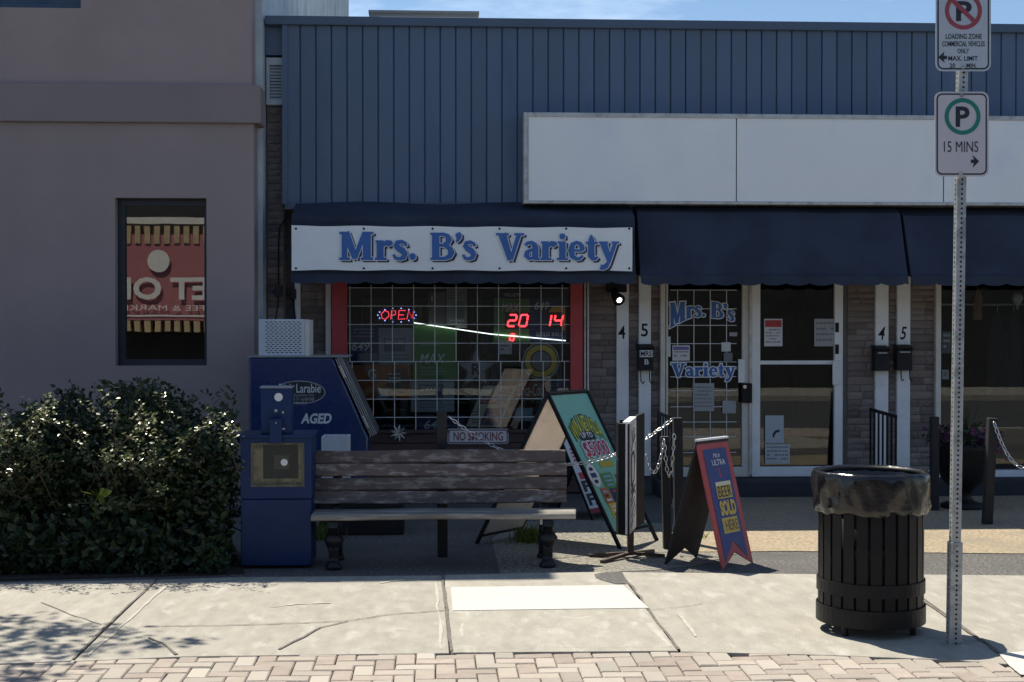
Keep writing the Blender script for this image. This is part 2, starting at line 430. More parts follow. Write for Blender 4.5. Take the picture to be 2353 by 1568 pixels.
# asphalt forecourt, tan strip nearer the shop, both lying on the base
def gpoly(name, pts, z0, z1, mat, kind='structure'):
    return tag(MB().prism([(p.x, p.y, z1) for p in pts], (0, 0, z0 - z1)).build(name, mat), kind=kind)
gpoly('forecourt', [Vector((-30, 9.0, 0)), Vector((30, 9.0, 0)), Vector((30, 14.6, 0)), Vector((-30, 14.6, 0))], -.03, 0, M['asphalt'])
tanp = [G(1545, 1272), G(1800, 1268), G(2353, 1274), G(2900, 1277), Vector((12, 14.3, 0)), Vector((2.2, 14.3, 0)), G(1560, 1180)]
gpoly('tan_strip', tanp, .0, .006, M['aggregate'])
gpoly('gravel_patch', [G(1150, 1322), G(1380, 1316), G(1500, 1312), G(1600, 1300), G(1690, 1275), G(1690, 1262), G(1540, 1205), G(1300, 1195), G(1190, 1200), G(1130, 1240)], .0, .004, pm('pale_gravel', (.20, .186, .155), .95, var=.75, scale=36, bump=1.5, bscale=40, detail=3, c2=(.2, .19, .17), c2lo=.5, c2hi=.65, c2scale=2.5))
gpoly('planting_bed', [G(-900, 1352), G(0, 1336), G(560, 1320), G(560, 1285), Vector((-2.2, 13.4, 0)), Vector((-14, 13.4, 0))], 0, .012, M['soil'])

# concrete pavement, slab by slab
INN = [(-900, 1362), (0, 1345), (360, 1337), (550, 1331), (1018, 1327), (1424, 1319), (1800, 1323), (2045, 1325), (2353, 1328), (3200, 1336)]
OUT = [(-1200, 1568), (0, 1532), (165, 1526), (420, 1515), (1036, 1507), (1562, 1503), (1900, 1511), (2200, 1523), (2335, 1533), (3400, 1575)]
def lerp_edge(E, x):
    for (a, b), (c, d) in zip(E, E[1:]):
        if a <= x <= c: return b + (d - b) * (x - a) / (c - a)
    return E[-1][1]
JT = [(-900, -1200), (360, 165), (1018, 1036), (1424, 1562), (2045, 2335), (3200, 3400)]
side = tag(bpy.data.objects.new('sidewalk', None), kind='structure'); col.objects.link(side); WL[side] = Vector((0, 0, 0))
for i in range(5):
    (a0, b0), (a1, b1) = JT[i], JT[i + 1]
    top = [(x, y) for x, y in INN if a0 < x < a1]; bot = [(x, y) for x, y in OUT if b0 < x < b1]
    e = 2.2
    pts = [G(a0 + e, lerp_edge(INN, a0)), *[G(*p) for p in top], G(a1 - e, lerp_edge(INN, a1)), G(b1 - e - 1, lerp_edge(OUT, b1)), *[G(*p) for p in bot[::-1]], G(b0 + e + 1, lerp_edge(OUT, b0))]
    dz = (.016, .014, .017, .013, .016)[i]
    o = MB().prism([(p.x, p.y, dz) for p in pts], (0, 0, -.09)).build('slab', M['conc'], side, bevel=.006)
# the paler re-poured panel and the dark asphalt patch at its far corner
pp = [G(1036, 1357), G(1432, 1352), G(1492, 1405), G(1040, 1411)]
MB().prism([(p.x, p.y, .0215) for p in pp], (0, 0, -.09)).build('new_slab', M['conc_new'], side, bevel=.004)
ap = [G(1366, 1327), G(1390, 1322), G(1428, 1321), G(1436, 1338), G(1440, 1349), G(1414, 1349), G(1385, 1341), G(1370, 1335)]
MB().prism([(p.x, p.y, .0215) for p in ap], (0, 0, -.05)).build('asphalt_patch', M['asphalt'], side)
# cracks and filled joints: ragged dark strips lying in the slab surface
def crack(pts, w, z=.019, name='crack', mat='joint', lo=.35):
    rnd = random.Random(len(pts) * 7 + int(pts[0][0]))
    P = []
    for (a, b), (c, d) in zip(pts, pts[1:]):
        k = max(2, int(math.hypot(c - a, d - b) / 14))
        for i in range(k):
            t = i / k
            P.append(G(a + (c - a) * t + rnd.uniform(-2.5, 2.5), b + (d - b) * t + rnd.uniform(-.9, .9)))
    P.append(G(*pts[-1]))
    L, Rr = [], []
    for i, p in enumerate(P):
        d = (P[min(i + 1, len(P) - 1)] - P[max(0, i - 1)]).normalized(); n = Vector((-d.y, d.x, 0))
        L.append(p + n * w * rnd.uniform(lo, 1)); Rr.append(p - n * w * rnd.uniform(lo, 1))
    n = len(P)
    mb = MB().add([(p.x, p.y, z) for p in L + Rr], [(i, n + i, n + i + 1, i + 1) for i in range(n - 1)])
    return mb.build(name, M[mat], side)
crack([(335, 1447), (520, 1444), (720, 1438), (800, 1434), (900, 1418), (1033, 1409)], .007)
crack([(800, 1434), (735, 1450), (700, 1470), (640, 1500)], .010)
crack([(96, 1392), (160, 1418), (232, 1442)], .006)
crack([(345, 1472), (385, 1492), (405, 1512)], .012)
crack([(1500, 1408), (1560, 1402), (1614, 1393)], .004)
crack([(1017, 1329), (1022, 1370), (1028, 1420), (1033, 1470), (1037, 1504)], .014, .0195, 'joint_filler')
crack([(1428, 1322), (1470, 1380), (1512, 1440), (1558, 1500)], .014, .0195, 'joint_filler')
crack([(2120, 1388), (2200, 1442), (2280, 1496), (2330, 1530)], .012, .0195, 'joint_filler')
crack([(358, 1340), (300, 1394), (230, 1460), (168, 1522)], .010, .0195, 'joint_filler')
crack([(2120, 1472), (2200, 1477), (2260, 1482)], .004)
for pts, w in (([(384, 1352), (330, 1400), (262, 1462), (200, 1515)], .018), ([(1000, 1342), (1006, 1400), (1010, 1440), (1014, 1500)], .016), ([(1060, 1440), (1064, 1470)], .016), ([(1372, 1420), (1330, 1430), (1290, 1424)], .02),
               ([(1492, 1440), (1520, 1470), (1545, 1496)], .028), ([(1562, 1418), (1580, 1440), (1600, 1470)], .018), ([(1040, 1499), (1250, 1496), (1545, 1494)], .008), ([(620, 1402), (680, 1394), (760, 1392)], .02), ([(870, 1345), (930, 1338), (1005, 1338)], .03), ([(60, 1365), (180, 1352), (330, 1347)], .03), ([(430, 1356), (520, 1346)], .02)):
    crack(pts, w, .0176, 'scuff', 'scuff', .05)
# white paint splash on the kerb side at the right
wp = [G(2296, 1512), G(2353, 1506), G(2450, 1530), G(2450, 1572), G(2345, 1560), G(2318, 1538)]
MB().prism([(p.x, p.y, .0215) for p in wp], (0, 0, -.002)).build('white_paint', M['conc_new'], side)

# brick paving in herringbone
pav = tag(bpy.data.objects.new('brick_paving', None), kind='structure'); col.objects.link(pav); WL[pav] = Vector((0, 0, 0))
def paver_mesh(w, d):
    c = .006; h = .06
    a, b = w / 2 - .0025, d / 2 - .0025
    mb = MB().add([(-a, -b, 0), (a, -b, 0), (a, b, 0), (-a, b, 0), (-a, -b, h - c), (a, -b, h - c), (a, b, h - c), (-a, b, h - c),
                   (-a + c, -b + c, h), (a - c, -b + c, h), (a - c, b - c, h), (-a + c, b - c, h)],
                  [(0, 1, 5, 4), (1, 2, 6, 5), (2, 3, 7, 6), (3, 0, 4, 7), (4, 5, 9, 8), (5, 6, 10, 9), (6, 7, 11, 10), (7, 4, 8, 11), (8, 9, 10, 11)])
    return mb
def as_mesh(mb, name, mat):
    me = bpy.data.meshes.new(name); me.from_pydata([tuple(p) for p in mb.v], [], mb.f); me.materials.append(mat); me.update(); return me
U_ = .1
hm, vm = paver_mesh(2 * U_, U_), paver_mesh(U_, 2 * U_)
hme, vme = as_mesh(hm, 'paver_across', M['paver']), as_mesh(vm, 'paver_along', M['paver'])
spots = []
def outer_Y(x):   # far edge of the paving at world x
    best = None
    for (a, b), (c, d) in zip(OUT, OUT[1:]):
        p, q = G(a, b), G(c, d)
        if min(p.x, q.x) <= x <= max(p.x, q.x): return p.y + (q.y - p.y) * (x - p.x) / (q.x - p.x)
    return 7.2
for j in range(21):
    for i in range(-62, 62):
        x, y = i * U_, 5.62 + j * U_
        k = (i - j) % 4
        if k == 0: c, hz = (x + U_, y + U_ / 2), True
        elif k == 3: c, hz = (x + U_ / 2, y + U_), False
        else: continue
        if c[1] > outer_Y(c[0]) + .03: continue
        spots.append((c[0], c[1], hz))
def inview(s):
    d = Vector((s[0], s[1], 0)) - CAM
    px = CX + F_PX * d.dot(_R) / d.dot(_F); py = CY - F_PX * d.dot(_U) / d.dot(_F)
    return (0 if -20 < px < 2373 and py < 1580 else 1, abs(px - CX))
spots.sort(key=inview)
rest = MB()
rp_ = random.Random(5)
for n_, (x, y, hz) in enumerate(spots):
    dz = rp_.uniform(-.0035, .0035)
    if n_ < 300:
        shared('brick', hme if hz else vme, pav, (x, y, -.049 + dz), (rp_.uniform(-.012, .012), rp_.uniform(-.012, .012), rp_.uniform(-.015, .015)))
    else:
        src = hm if hz else vm
        rest.add([p + Vector((x, y, -.049 + dz)) for p in src.v], src.f)
tag(rest.build('outer_bricks', M['paver'], pav), kind='stuff')

# ================================================================== neighbouring building on the left
YB, YW = 13.5, 14.3
XC = X_(584, YB)                                   # its right-hand corner
HB = 8.35
nb = thing('taupe_building', 'tall taupe stucco building at the left edge, beside the shop', 'building', (XC - 3, YB, 0))
wx0, wx1 = X_(265, YB), X_(475, YB); wz0, wz1 = Z_(841, YB, 370), Z_(455, YB, 370)
bz0, bz1 = Z_(283, YB, 300), Z_(196, YB, 300)      # projecting band
ux1 = X_(187, YB); uz0 = Z_(17, YB, 90)
def wall_with_holes(mb, x0, x1, z0, z1, y0, y1, holes):
    xs = sorted({x0, x1, *[h[0] for h in holes], *[h[1] for h in holes]}); zs = sorted({z0, z1, *[h[2] for h in holes], *[h[3] for h in holes]})
    for a, b in zip(xs, xs[1:]):
        run = None
        for c, d in zip(zs, zs[1:]):
            cx, cz = (a + b) / 2, (c + d) / 2
            if any(h[0] < cx < h[1] and h[2] < cz < h[3] for h in holes):
                if run: mb.box(a, b, y0, y1, *run); run = None
            else: run = (run[0], d) if run else (c, d)
        if run: mb.box(a, b, y0, y1, *run)
    return mb
uw0 = ux1 - 1.6
wall_with_holes(MB(), -14, XC, 0, bz0, YB, YB + .3, [(wx0, wx1, wz0, wz1)]).build('wall', M['stucco'], nb)
MB().box(-14, XC + .07, YB - .05, YB + .3, bz0, bz1).build('band', M['band'], nb, bevel=.012)
wall_with_holes(MB(), -14, XC - .02, bz1, HB, YB + .02, YB + .3, [(uw0, ux1, uz0, uz0 + 1.7)]).build('upper_wall', M['stucco'], nb)
MB().box(XC - .12, XC + .045, YB + .3, YB + 14, 0, HB).build('side_wall', M['paleside'], nb)
MB().box(-14, XC - .12, YB + 13.7, YB + 14, 0, HB).build('rear_wall', M['stucco'], nb)
MB().box(-14, XC - .12, YB + .3, YB + 13.7, HB - .3, HB - .1).build('roof', M['grey_metal'], nb)
refl = glass('dark_window_glass', 2.5, (.25, .27, .30))
def window(parent, x0, x1, z0, z1, y, fr, mat_f, mat_g, gname='pane'):
    f = MB()
    f.box(x0, x0 + fr, y, y + .07, z0, z1).box(x1 - fr * .55, x1, y, y + .07, z0, z1)
    f.box(x0 + fr, x1 - fr * .55, y, y + .07, z1 - fr * .9, z1).box(x0 + fr, x1 - fr * .55, y, y + .07, z0, z0 + fr * .8)
    w = f.build('window', mat_f, parent)
    MB().box(x0 + fr - .01, x1 - fr * .55 + .01, y + .035, y + .045, z0 + .02, z1 - .02).build(gname, mat_g, w)
    return w
frame_dark = pm('dark_bronze_frame', (.020, .026, .040), .45, var=.1)
window(nb, wx0, wx1, wz0, wz1, YB + .11, .07, frame_dark, refl)
MB().box(wx0 - .05, wx1 + .05, YB + .301, YB + .34, wz0 - .05, wz1 + .05).build('dark_backing', M['black_matte'], nb)  # added black sheet behind the glass, standing in for the unlit room
window(nb, uw0, ux1, uz0, uz0 + 1.7, YB + .13, .07, pm('navy_frame', (.05, .085, .15), .4), pm('navy_blind_glass', (.045, .07, .12), .12, var=.05))

# ================================================================== the shop
YS = 13.95                                          # siding plane
shop = thing('shop_building', 'single-storey corner shop with slate blue siding above stone piers', 'building', (2.5, YW, 0))
ZROOF = Z_(46, YS, 1300)
SX0, SX1 = X_(655, YS), 8.6
ZS0 = Z_(466, YS, 1000)
# siding planks
x = SX0; k = 0
pw = 35.4 / (F_PX / YS)
pl = MB(); g = .0035; c = .010
H_ = ZROOF - .06 - ZS0
c = .006
pl.add([(g, 0, 0), (g + c, -.008, 0), (pw - g - c, -.008, 0), (pw - g, 0, 0), (pw - g, .02, 0), (g, .02, 0),
        (g, 0, H_), (g + c, -.008, H_), (pw - g - c, -.008, H_), (pw - g, 0, H_), (pw - g, .02, H_), (g, .02, H_)],
       [(0, 1, 7, 6), (1, 2, 8, 7), (2, 3, 9, 8), (3, 4, 10, 9), (4, 5, 11, 10), (5, 0, 6, 11), (5, 4, 3, 2, 1, 0), (6, 7, 8, 9, 10, 11)])
plme = as_mesh(pl, 'siding_plank', M['siding'])
while x < SX1 - pw:
    shared('siding_plank', plme, shop, (x, YS + random.uniform(-.002, .002), ZS0))
    x += pw; k += 1
MB().box(SX0, SX1, YS + .022, YS + .1, ZS0 - .05, ZROOF).build('siding_backing', M['flash'], shop)
MB().box(SX0 - .02, SX0 + .03, YS - .03, YW + .1, ZS0 - .02, ZROOF - .02).build('corner_trim', M['siding'], shop)
MB().box(X_(609, YS) + .012, SX1, YS - .055, YS + .25, ZROOF - .085, ZROOF).build('roof_cap', M['flash'], shop, bevel=.008)
MB().box(SX0, SX1, YS - .012, YS + .022, ZS0 - .07, ZS0 - .002).build('bottom_flashing', M['flash'], shop)
XL = XC + .05
YR = YS + .13
MB().box(XL, SX0 - .022, YS + .06, YW + .1, Z_(124, YS, 632), ZROOF - .087).build('return_panel', M['siding'], shop)
MB().box(XL, SX0 - .022, YR + .02, YW + .018, 0, Z_(124, YS, 632) - .002).build('return_wall', M['mortar'], shop)
MB().box(XL, SX1, YW + .1, YW + 6, ZROOF - .45, ZROOF - .3).build('roof', M['grey_metal'], shop)
# structural wall with openings for the window, the doors and the neighbour's window
WGX0, WGX1 = X_(797, YW), X_(1312, YW); WGZ0, WGZ1 = Z_(992, YW), 2.75
DZ0 = Z_(1095, YW, 1800)
D1, D2, D3 = X_(1530, YW), X_(1727, YW), X_(1937, YW)
NX0, NX1 = X_(2163, YW), 8.2
NZ0 = Z_(1080, YW, 2260)
wall_with_holes(MB(), XL, SX1, 0, ZROOF - .3, YW + .02, YW + .14, [(WGX0, WGX1, WGZ0, WGZ1), (D1, D3, DZ0, 2.75), (NX0, NX1, NZ0, 2.75)]).build('wall', M['mortar'], shop)
# split-face stone piers, each stone by itself
stone_me = []
for v_ in range(7):
    rnd = random.Random(v_ + 40)
    nx, nz_ = 5, 3
    mb = MB(); vv = []
    for b in range(nz_):
        for a in range(nx):
            e = a in (0, nx - 1) or b in (0, nz_ - 1)
            vv.append((a / (nx - 1) - .5 + (0 if e else rnd.uniform(-.05, .05)), -(.35 if e else rnd.uniform(.7, 1.15)) + (rnd.uniform(-.12, .12) if e else 0), b / (nz_ - 1) - .5 + (0 if e else rnd.uniform(-.1, .1))))
    fs = [(b * nx + a, b * nx + a + 1, (b + 1) * nx + a + 1, (b + 1) * nx + a) for b in range(nz_ - 1) for a in range(nx - 1)]
    per = [a for a in range(nx)] + [nx * b + nx - 1 for b in range(1, nz_)] + [nx * (nz_ - 1) + a for a in range(nx - 2, -1, -1)] + [nx * b for b in range(nz_ - 2, 0, -1)]
    n0 = len(vv)
    vv += [(vv[i][0], .6, vv[i][2]) for i in per]
    fs += [(per[i], n0 + i, n0 + (i + 1) % len(per), per[(i + 1) % len(per)]) for i in range(len(per))]
    mb.add(vv, fs)
    stone_me.append((mb, as_mesh(mb, 'stone', M['brick'])))
piers = [(1355, 1417, .19, 2.3), (1445, 1467, .19, 2.3), (1496, 1517, .19, 2.3), (1948, 2012, .19, 2.3), (2043, 2062, .19, 2.3), (2092, 2150, .19, 2.3),
         (691, 748, 1.05, 2.3), (613, 655, 1.35, 3.78)]
rows = []
rb = random.Random(3)
for a, b, z0, z1 in piers:
    yy = YR if b == 655 else YW
    x0, x1 = X_(a, yy), X_(b, yy); z = z0
    if b == 655: x0, x1 = XL + .005, SX0 - .03
    while z < z1:
        h = rb.choice((.058, .066, .074, .082))
        cuts = [x0, x1] if x1 - x0 < .16 or rb.random() < .3 else [x0, x0 + (x1 - x0) * rb.uniform(.3, .7), x1]
        for p, q in zip(cuts, cuts[1:]): rows.append((p, q, z, h, yy))
        z += h
extra = MB()
for n_, (p, q, z, h, yy) in enumerate(rows):
    mb, me = rb.choice(stone_me)
    loc = Vector(((p + q) / 2, yy + .012, z + h / 2)); sc_ = ((q - p) - .006, .020 + rb.uniform(-.004, .006), h - .006)
    if n_ < 300: shared('stone', me, shop, loc, (0, 0, 0), sc_)
    else: extra.add([Vector((v.x * sc_[0], v.y * sc_[1], v.z * sc_[2])) + loc for v in mb.v], mb.f)
if extra.v: tag(extra.build('stonework', M['brick'], shop), kind='stuff')
# upright trims and painted columns
def strip(a, b, name, mat, y0=YW - .04, z0=.18, z1=2.45, pxm=None, bev=.004):
    return MB().box(X_(a, y0), X_(b, y0), y0, YW + .03, z0, z1).build(name, mat, shop, bevel=bev)
strip(677, 690, 'trim_post', M['white_trim'], z0=1.0)
strip(748, 761, 'trim_post', M['beige'], z0=1.0)
strip(762, 797, 'red_column', M['red_paint'], y0=YW - .06, z0=.62)
strip(1311, 1339, 'red_column', M['red_paint'], y0=YW - .06, z0=.62)
strip(1342, 1347, 'window_trim', M['alum'], y0=YW - .03, z0=.62)
strip(1349, 1354, 'window_trim', M['alum'], y0=YW - .045, z0=.62)
boards = [strip(a, b, 'number_board', M['white_trim'], y0=YW - .035) for a, b in ((1417, 1445), (1468, 1496), (2012, 2042), (2062, 2092))]
strip(1518, 1529, 'trim_post', M['beige'], y0=YW - .06)
strip(2151, 2163, 'trim_post', M['beige'], y0=YW - .05)
for bd, (d, cx, cy, sh) in zip(boards, (('4', 1429, 764, 0), ('5', 1481, 759, 0), ('4', 2026, 766, .25), ('5', 2076, 766, .25))):
    ptext(d, M['black'], bd, cx - 8, cx + 8, cy - 15, cy + 15, YW - .0375, bold=.015, shear=sh, name='numeral')
# boards under the window
zb = Z_(1140, YW - .04)
z = .02
while z < WGZ0 - .01:
    h = min(.125, WGZ0 - .01 - z)
    MB().box(X_(790, YW), X_(1345, YW), YW - .03, YW + .018, z, z + h - .006).build('plank', M['brown_wood'], shop, bevel=.004)
    z += h
MB().box(WGX0 - .03, WGX1 + .03, YW - .05, YW + .08, WGZ0 - .012, WGZ0 + .02).build('window_sill', M['brown_wood'], shop, bevel=.005)
wg = MB().box(WGX0, WGX1, YW + .03, YW + .036, WGZ0 + .02, WGZ1).build('window_pane', M['shop_glass'], shop)
# plinth under doors and the neighbour's window
MB().box(X_(1500, YW), SX1, YW - .42, YW + .02, 0, DZ0 - .008).build('plinth', M['plinth'], shop, bevel=.012)
# neighbour's shop window
ns = MB().box(X_(2128, YW - .08), NX1, YW - .08, YW + .015, Z_(1112, YW - .08, 2250), NZ0).build('window_sill', M['white_trim'], shop, bevel=.006)
MB().box(NX0, NX1, YW + .03, YW + .036, NZ0, 2.75).build('window_pane', M['shop_glass'], shop)
# doors
def door(x0, x1, mat, nm, hinge_left, bar):
    y0, y1 = YW - .02, YW + .03
    f = MB(); w = .085; zt = 2.55
    wl_ = .02 if hinge_left else w
    f.box(x0, x0 + wl_, y0, y1, DZ0, zt).box(x1 - w, x1, y0, y1, DZ0, zt).box(x0 + wl_, x1 - w, y0, y1, DZ0, DZ0 + .10).box(x0 + wl_, x1 - w, y0, y1, zt - .1, zt)
    d = f.build('door', mat, shop, bevel=.004)
    MB().box(x0 + wl_ - .01, x1 - w + .01, YW + .016, YW + .022, DZ0 + .09, zt - .09).build('pane', M['shop_glass'], d)
    return d
d1 = door(D1, X_(1724, YW), M['beige'], 'door', True, False)
d2 = door(D2, D3 - .005, M['white_trim'], 'door', False, True)
strip(1722, 1728, 'mullion', M['alum'], y0=YW - .05)
yh = YW - .05
for dd, (a, b, c_, e) in ((d1, (1697, 1712, 826, 880)), (d2, (1914, 1932, 829, 885))):
    MB().box(X_(a, yh), X_(b, yh), yh, YW - .018, Z_(e, yh, a), Z_(c_, yh, a)).build('pull_plate', M['white_bar'], dd, bevel=.006)
MB().box(X_(1704, yh), X_(1728, yh), yh - .02, YW - .018, Z_(926, yh, 1716), Z_(881, yh, 1716)).build('lock_case', M['black'], d1, bevel=.006)
MB().disc((X_(1711, yh), yh - .022, Z_(889, yh, 1711)), .018, (0, -1, 0)).build('lock_cylinder', M['chrome'], d1)
MB().box(D2 + .09, D3 - .09, YW + .015, YW + .035, Z_(838, YW, 1830), Z_(829, YW, 1830)).build('push_bar', M['white_trim'], d2, bevel=.004)
for yy in (750, 800):
    MB().box(X_(1921, yh), X_(1929, yh), yh + .015, YW - .018, Z_(yy + 14, yh, 1925), Z_(yy - 8, yh, 1925)).build('latch', M['black'], d2, bevel=.004)
# louvred vent high on the left return
vx0, vx1 = X_(614, YR - .03), X_(653, YR - .03); vz0, vz1 = Z_(242, YR - .03, 632), Z_(134, YR - .03, 632)
vent = MB().box(vx0, vx0 + .03, YR - .06, YR + .018, vz0, vz1).box(vx1 - .015, vx1, YR - .06, YR + .018, vz0, vz1).box(vx0 + .03, vx1 - .015, YR - .06, YR + .018, vz1 - .07, vz1).box(vx0 + .03, vx1 - .015, YR - .06, YR + .018, vz0, vz0 + .05).build('vent', pm('vent_grey', (.42, .46, .50), .5), shop)
MB().box(vx0 + .03, vx1 - .015, YR - .012, YR + .018, vz0 + .05, vz1 - .07).build('vent_backing', M['black'], vent)
n_s = 11; hs = (vz1 - .07 - vz0 - .05) / n_s
for i in range(n_s):
    zz = vz0 + .05 + i * hs
    MB().prism([(vx0 + .03, YR - .038, zz), (vx0 + .03, YR - .032, zz), (vx0 + .03, YR - .016, zz + hs * .85), (vx0 + .03, YR - .022, zz + hs * .85)], (vx1 - vx0 - .045, 0, 0)).build('louvre', _M['vent_grey'], vent)
# interior rooms: floor, ceiling, walls
rm = MB()
rm.box(XL, SX1, YW + .14, YW + 5, 0, DZ0).box(XL, SX1, YW + .14, YW + 5, 2.9, 3.0).box(XL, SX1, YW + 5, YW + 5.1, 0, 3)
rm.box(XL, XL + .1, YW + .14, YW + 5, 0, 3).box(SX1 - .1, SX1, YW + .14, YW + 5, 0, 3).box(X_(2100, YW), X_(2110, YW), YW + .14, YW + 5, DZ0, 2.9)
rm.build('interior_shell', M['dark_in'], shop)

# things on the roof and behind it
rbld = thing('rear_building', 'cream stucco wall top behind the shop roof near the taupe building', 'building', (-4.5, 20.5, 0))
MB().box(-8, X_(724, 20), 20, 26, 0, 7.2).build('wall', M['stucco2'], rbld)
MB().box(X_(716, 19.9), X_(724, 19.9), 19.93, 20, 0, 7.2).build('corner_bead', M['grey_metal'], rbld)
MB().bar(W(612, -30, 19.6), W(634, 31, 19.6), .06, .06).build('flashing', M['white_bar'], rbld)
rc = thing('roof_curb', 'low grey metal box on the flat shop roof', 'roof box', (W(975, 30, 16).x, 16.3, ZROOF - .3))
a = W(850, 24, 16); b = W(1098, 29, 16)
MB().box(a.x, b.x, 16, 16.8, ZROOF - .3, a.z - .03).build('casing', M['grey_metal'], rc)
MB().box(a.x - .015, b.x + .015, 15.98, 16.82, a.z - .03, a.z).build('lid', M['grey_metal'], rc)

# ------------------------------------------------------------------ sign cabinet (blank)
YC = 13.66
cab = thing('sign_cabinet', 'long blank white sign cabinet mounted on the slate siding', 'sign', (4.0, YC, Z_(468, YC, 1500)))
cx0, cx1 = X_(1203, YC), 8.5; cz0, cz1 = Z_(468, YC, 1205), Z_(258, YC, 1203)
fw = .042
fr = MB().box(cx0, cx0 + fw, YC, YS - .02, cz0, cz1).box(cx1 - fw, cx1, YC, YS - .02, cz0, cz1)
fr.box(cx0 + fw, cx1 - fw, YC, YS - .02, cz1 - fw, cz1).box(cx0 + fw, cx1 - fw, YC, YS - .02, cz0, cz0 + .03).box(cx0 + fw, cx1 - fw, YC + .15, YS - .02, cz0 + .03, cz1 - fw)
fr.build('frame', M['alum'], cab, bevel=.004)
ed = [cx0 + fw, X_(1692, YC), X_(2168, YC), X_(2168, YC) + 1.98, cx1 - fw]
for a, b in zip(ed, ed[1:]):
    MB().box(a + .005, b - .005, YC + .012, YC + .02, cz0 + .03, cz1 - fw).build('panel', M['sign_white'], cab)

# ------------------------------------------------------------------ awnings
def awning(px0, px1, prof, label, seed, X1=None, scw=.23, group='navy awnings over the shop front'):
    x0 = X_(px0, prof[-1][0]); x1 = X1 if X1 else X_(px1, prof[-1][0])
    t = thing('awning', label, 'awning', ((x0 + x1) / 2, YW, prof[-1][1]), group)
    rnd = random.Random(seed); n = max(12, int((x1 - x0) / .055))
    mb = MB(); cols = []
    P = []
    for (ya, za), (yb, zb_) in zip(prof, prof[1:]):
        for k in range(5): P.append((ya + (yb - ya) * k / 5, za + (zb_ - za) * k / 5))
    P.append(prof[-1])
    ph = [rnd.uniform(0, 6) for _ in range(6)]
    for i in range(n + 1):
        xx = x0 + (x1 - x0) * i / n
        for j, (yy, zz) in enumerate(P):
            tt = j / (len(P) - 1)
            sag = .012 * math.sin(xx * 5.3 + ph[0]) * math.sin(math.pi * min(1, tt * 1.2)) + .006 * math.sin(xx * 17 + ph[1]) * tt
            dz = .012 * math.sin(xx * 4.4 + ph[2]) * (1 - tt) * (1 if j == 0 else .3)
            mb.v.append(Vector((xx, yy + sag, zz + dz)))
    m = len(P)
    for i in range(n):
        for j in range(m - 1):
            mb.f.append((i * m + j, i * m + j + 1, (i + 1) * m + j + 1, (i + 1) * m + j))
    for xx, s_ in ((x0, 0), (x1, n)):
        base = [s_ * m + j for j in range(m)]
        k = len(mb.v); mb.v.append(Vector((xx, prof[0][0], prof[-1][1] + .05)))
        mb.f.append(tuple(base + [k]))
    o = mb.build('canopy', M['awning'], t, smooth=True)
    e = o.modifiers.new('edge', 'EDGE_SPLIT'); e.split_angle = R(40)
    # scalloped valance
    yb, zb_ = prof[-1]
    v = MB(); ns_ = max(6, int((x1 - x0) / .012))
    for i in range(ns_ + 1):
        xx = x0 + (x1 - x0) * i / ns_
        ph_ = ((xx - x0) % scw) / scw
        dz = -.035 * math.sqrt(max(0, math.sin(math.pi * ph_)))
        yy = yb - .004 + .008 * math.sin(xx * 9 + ph[3])
        yb_ = yb - .014; yy -= .014
        v.v += [Vector((xx, yb_, zb_ + .012)), Vector((xx, yy, zb_ - .055 + dz * .8)), Vector((xx, yy + .004, zb_ - .055 + dz * .8)), Vector((xx, yb_ + .004, zb_ + .012))]
    for i in range(ns_):
        for j in range(4): v.f.append((i * 4 + j, i * 4 + (j + 1) % 4, i * 4 + 4 + (j + 1) % 4, i * 4 + 4 + j))
    v.build('valance', M['awning'], t)
    fr = MB().bar((x0 + .02, prof[0][0], zb_ + .05), (x0 + .02, yb + .09, zb_ + .05), .02, .02).bar((x1 - .02, prof[0][0], zb_ + .05), (x1 - .02, yb + .09, zb_ + .05), .02, .02).bar((x0 + .02, yb + .09, zb_ + .04), (x1 - .02, yb + .09, zb_ + .04), .02, .02)
    fr.build('frame', M['alum'], t)
    return t
zt, zb_ = ZS0 - .005, Z_(640, 13.42, 1100)
awning(669, 1460, [(YS - .01, zt), (13.50, zt - .16), (13.43, zb_ + .03)], 'boxy navy canvas awning carrying the white shop banner', 1)
awning(1472, 2086, [(YS - .03, zt - .01), (13.70, zt - .10), (13.45, zb_ + .02)], 'plain navy canvas awning above the two glass doors', 2)
awning(2094, 0, [(YS - .03, zt - .02), (13.70, zt - .12), (13.45, zb_ + .02)], 'navy canvas awning behind the parking sign post, at right', 3, X1=8.4)

# ------------------------------------------------------------------ banner
YN = 13.385
bn = thing('shop_banner', "white vinyl banner reading Mrs. B's Variety in blue letters on the awning", 'banner', (X_(1061, YN), YN, Z_(622, YN, 1061)))
a, b = W(670, 519, YN), W(1453, 524, YN); bz_ = Z_(622, YN, 1061)
mb = MB(); nx, nz_ = 64, 6
rnd = random.Random(2)
for j in range(nz_ + 1):
    for i in range(nx + 1):
        u, v = i / nx, j / nz_
        xx = a.x + (b.x - a.x) * u; zt_ = a.z + (b.z - a.z) * u
        zz = bz_ + (zt_ - bz_) * v
        pull = .004 * math.cos(u * 5 * 2 * math.pi) * (abs(v - .5) * 2) ** 3
        mb.v.append(Vector((xx, YN - .003 + .002 * math.sin(u * 21 + v * 2) + .003 * math.sin(v * 6 + u * 40) * .4, zz + (pull if v > .5 else -pull))))
for j in range(nz_):
    for i in range(nx): mb.f.append((j * (nx + 1) + i, j * (nx + 1) + i + 1, (j + 1) * (nx + 1) + i + 1, (j + 1) * (nx + 1) + i))
sheet = mb.build('sheet', M['banner'], bn, smooth=True)
for px in (680, 836, 994, 1148, 1301, 1446):
    for py in (526, 617):
        p = W(px, py, YN - .008)
        MB().disc(p, .011, (0, -1, 0), 12).build('grommet', M['black'], bn)
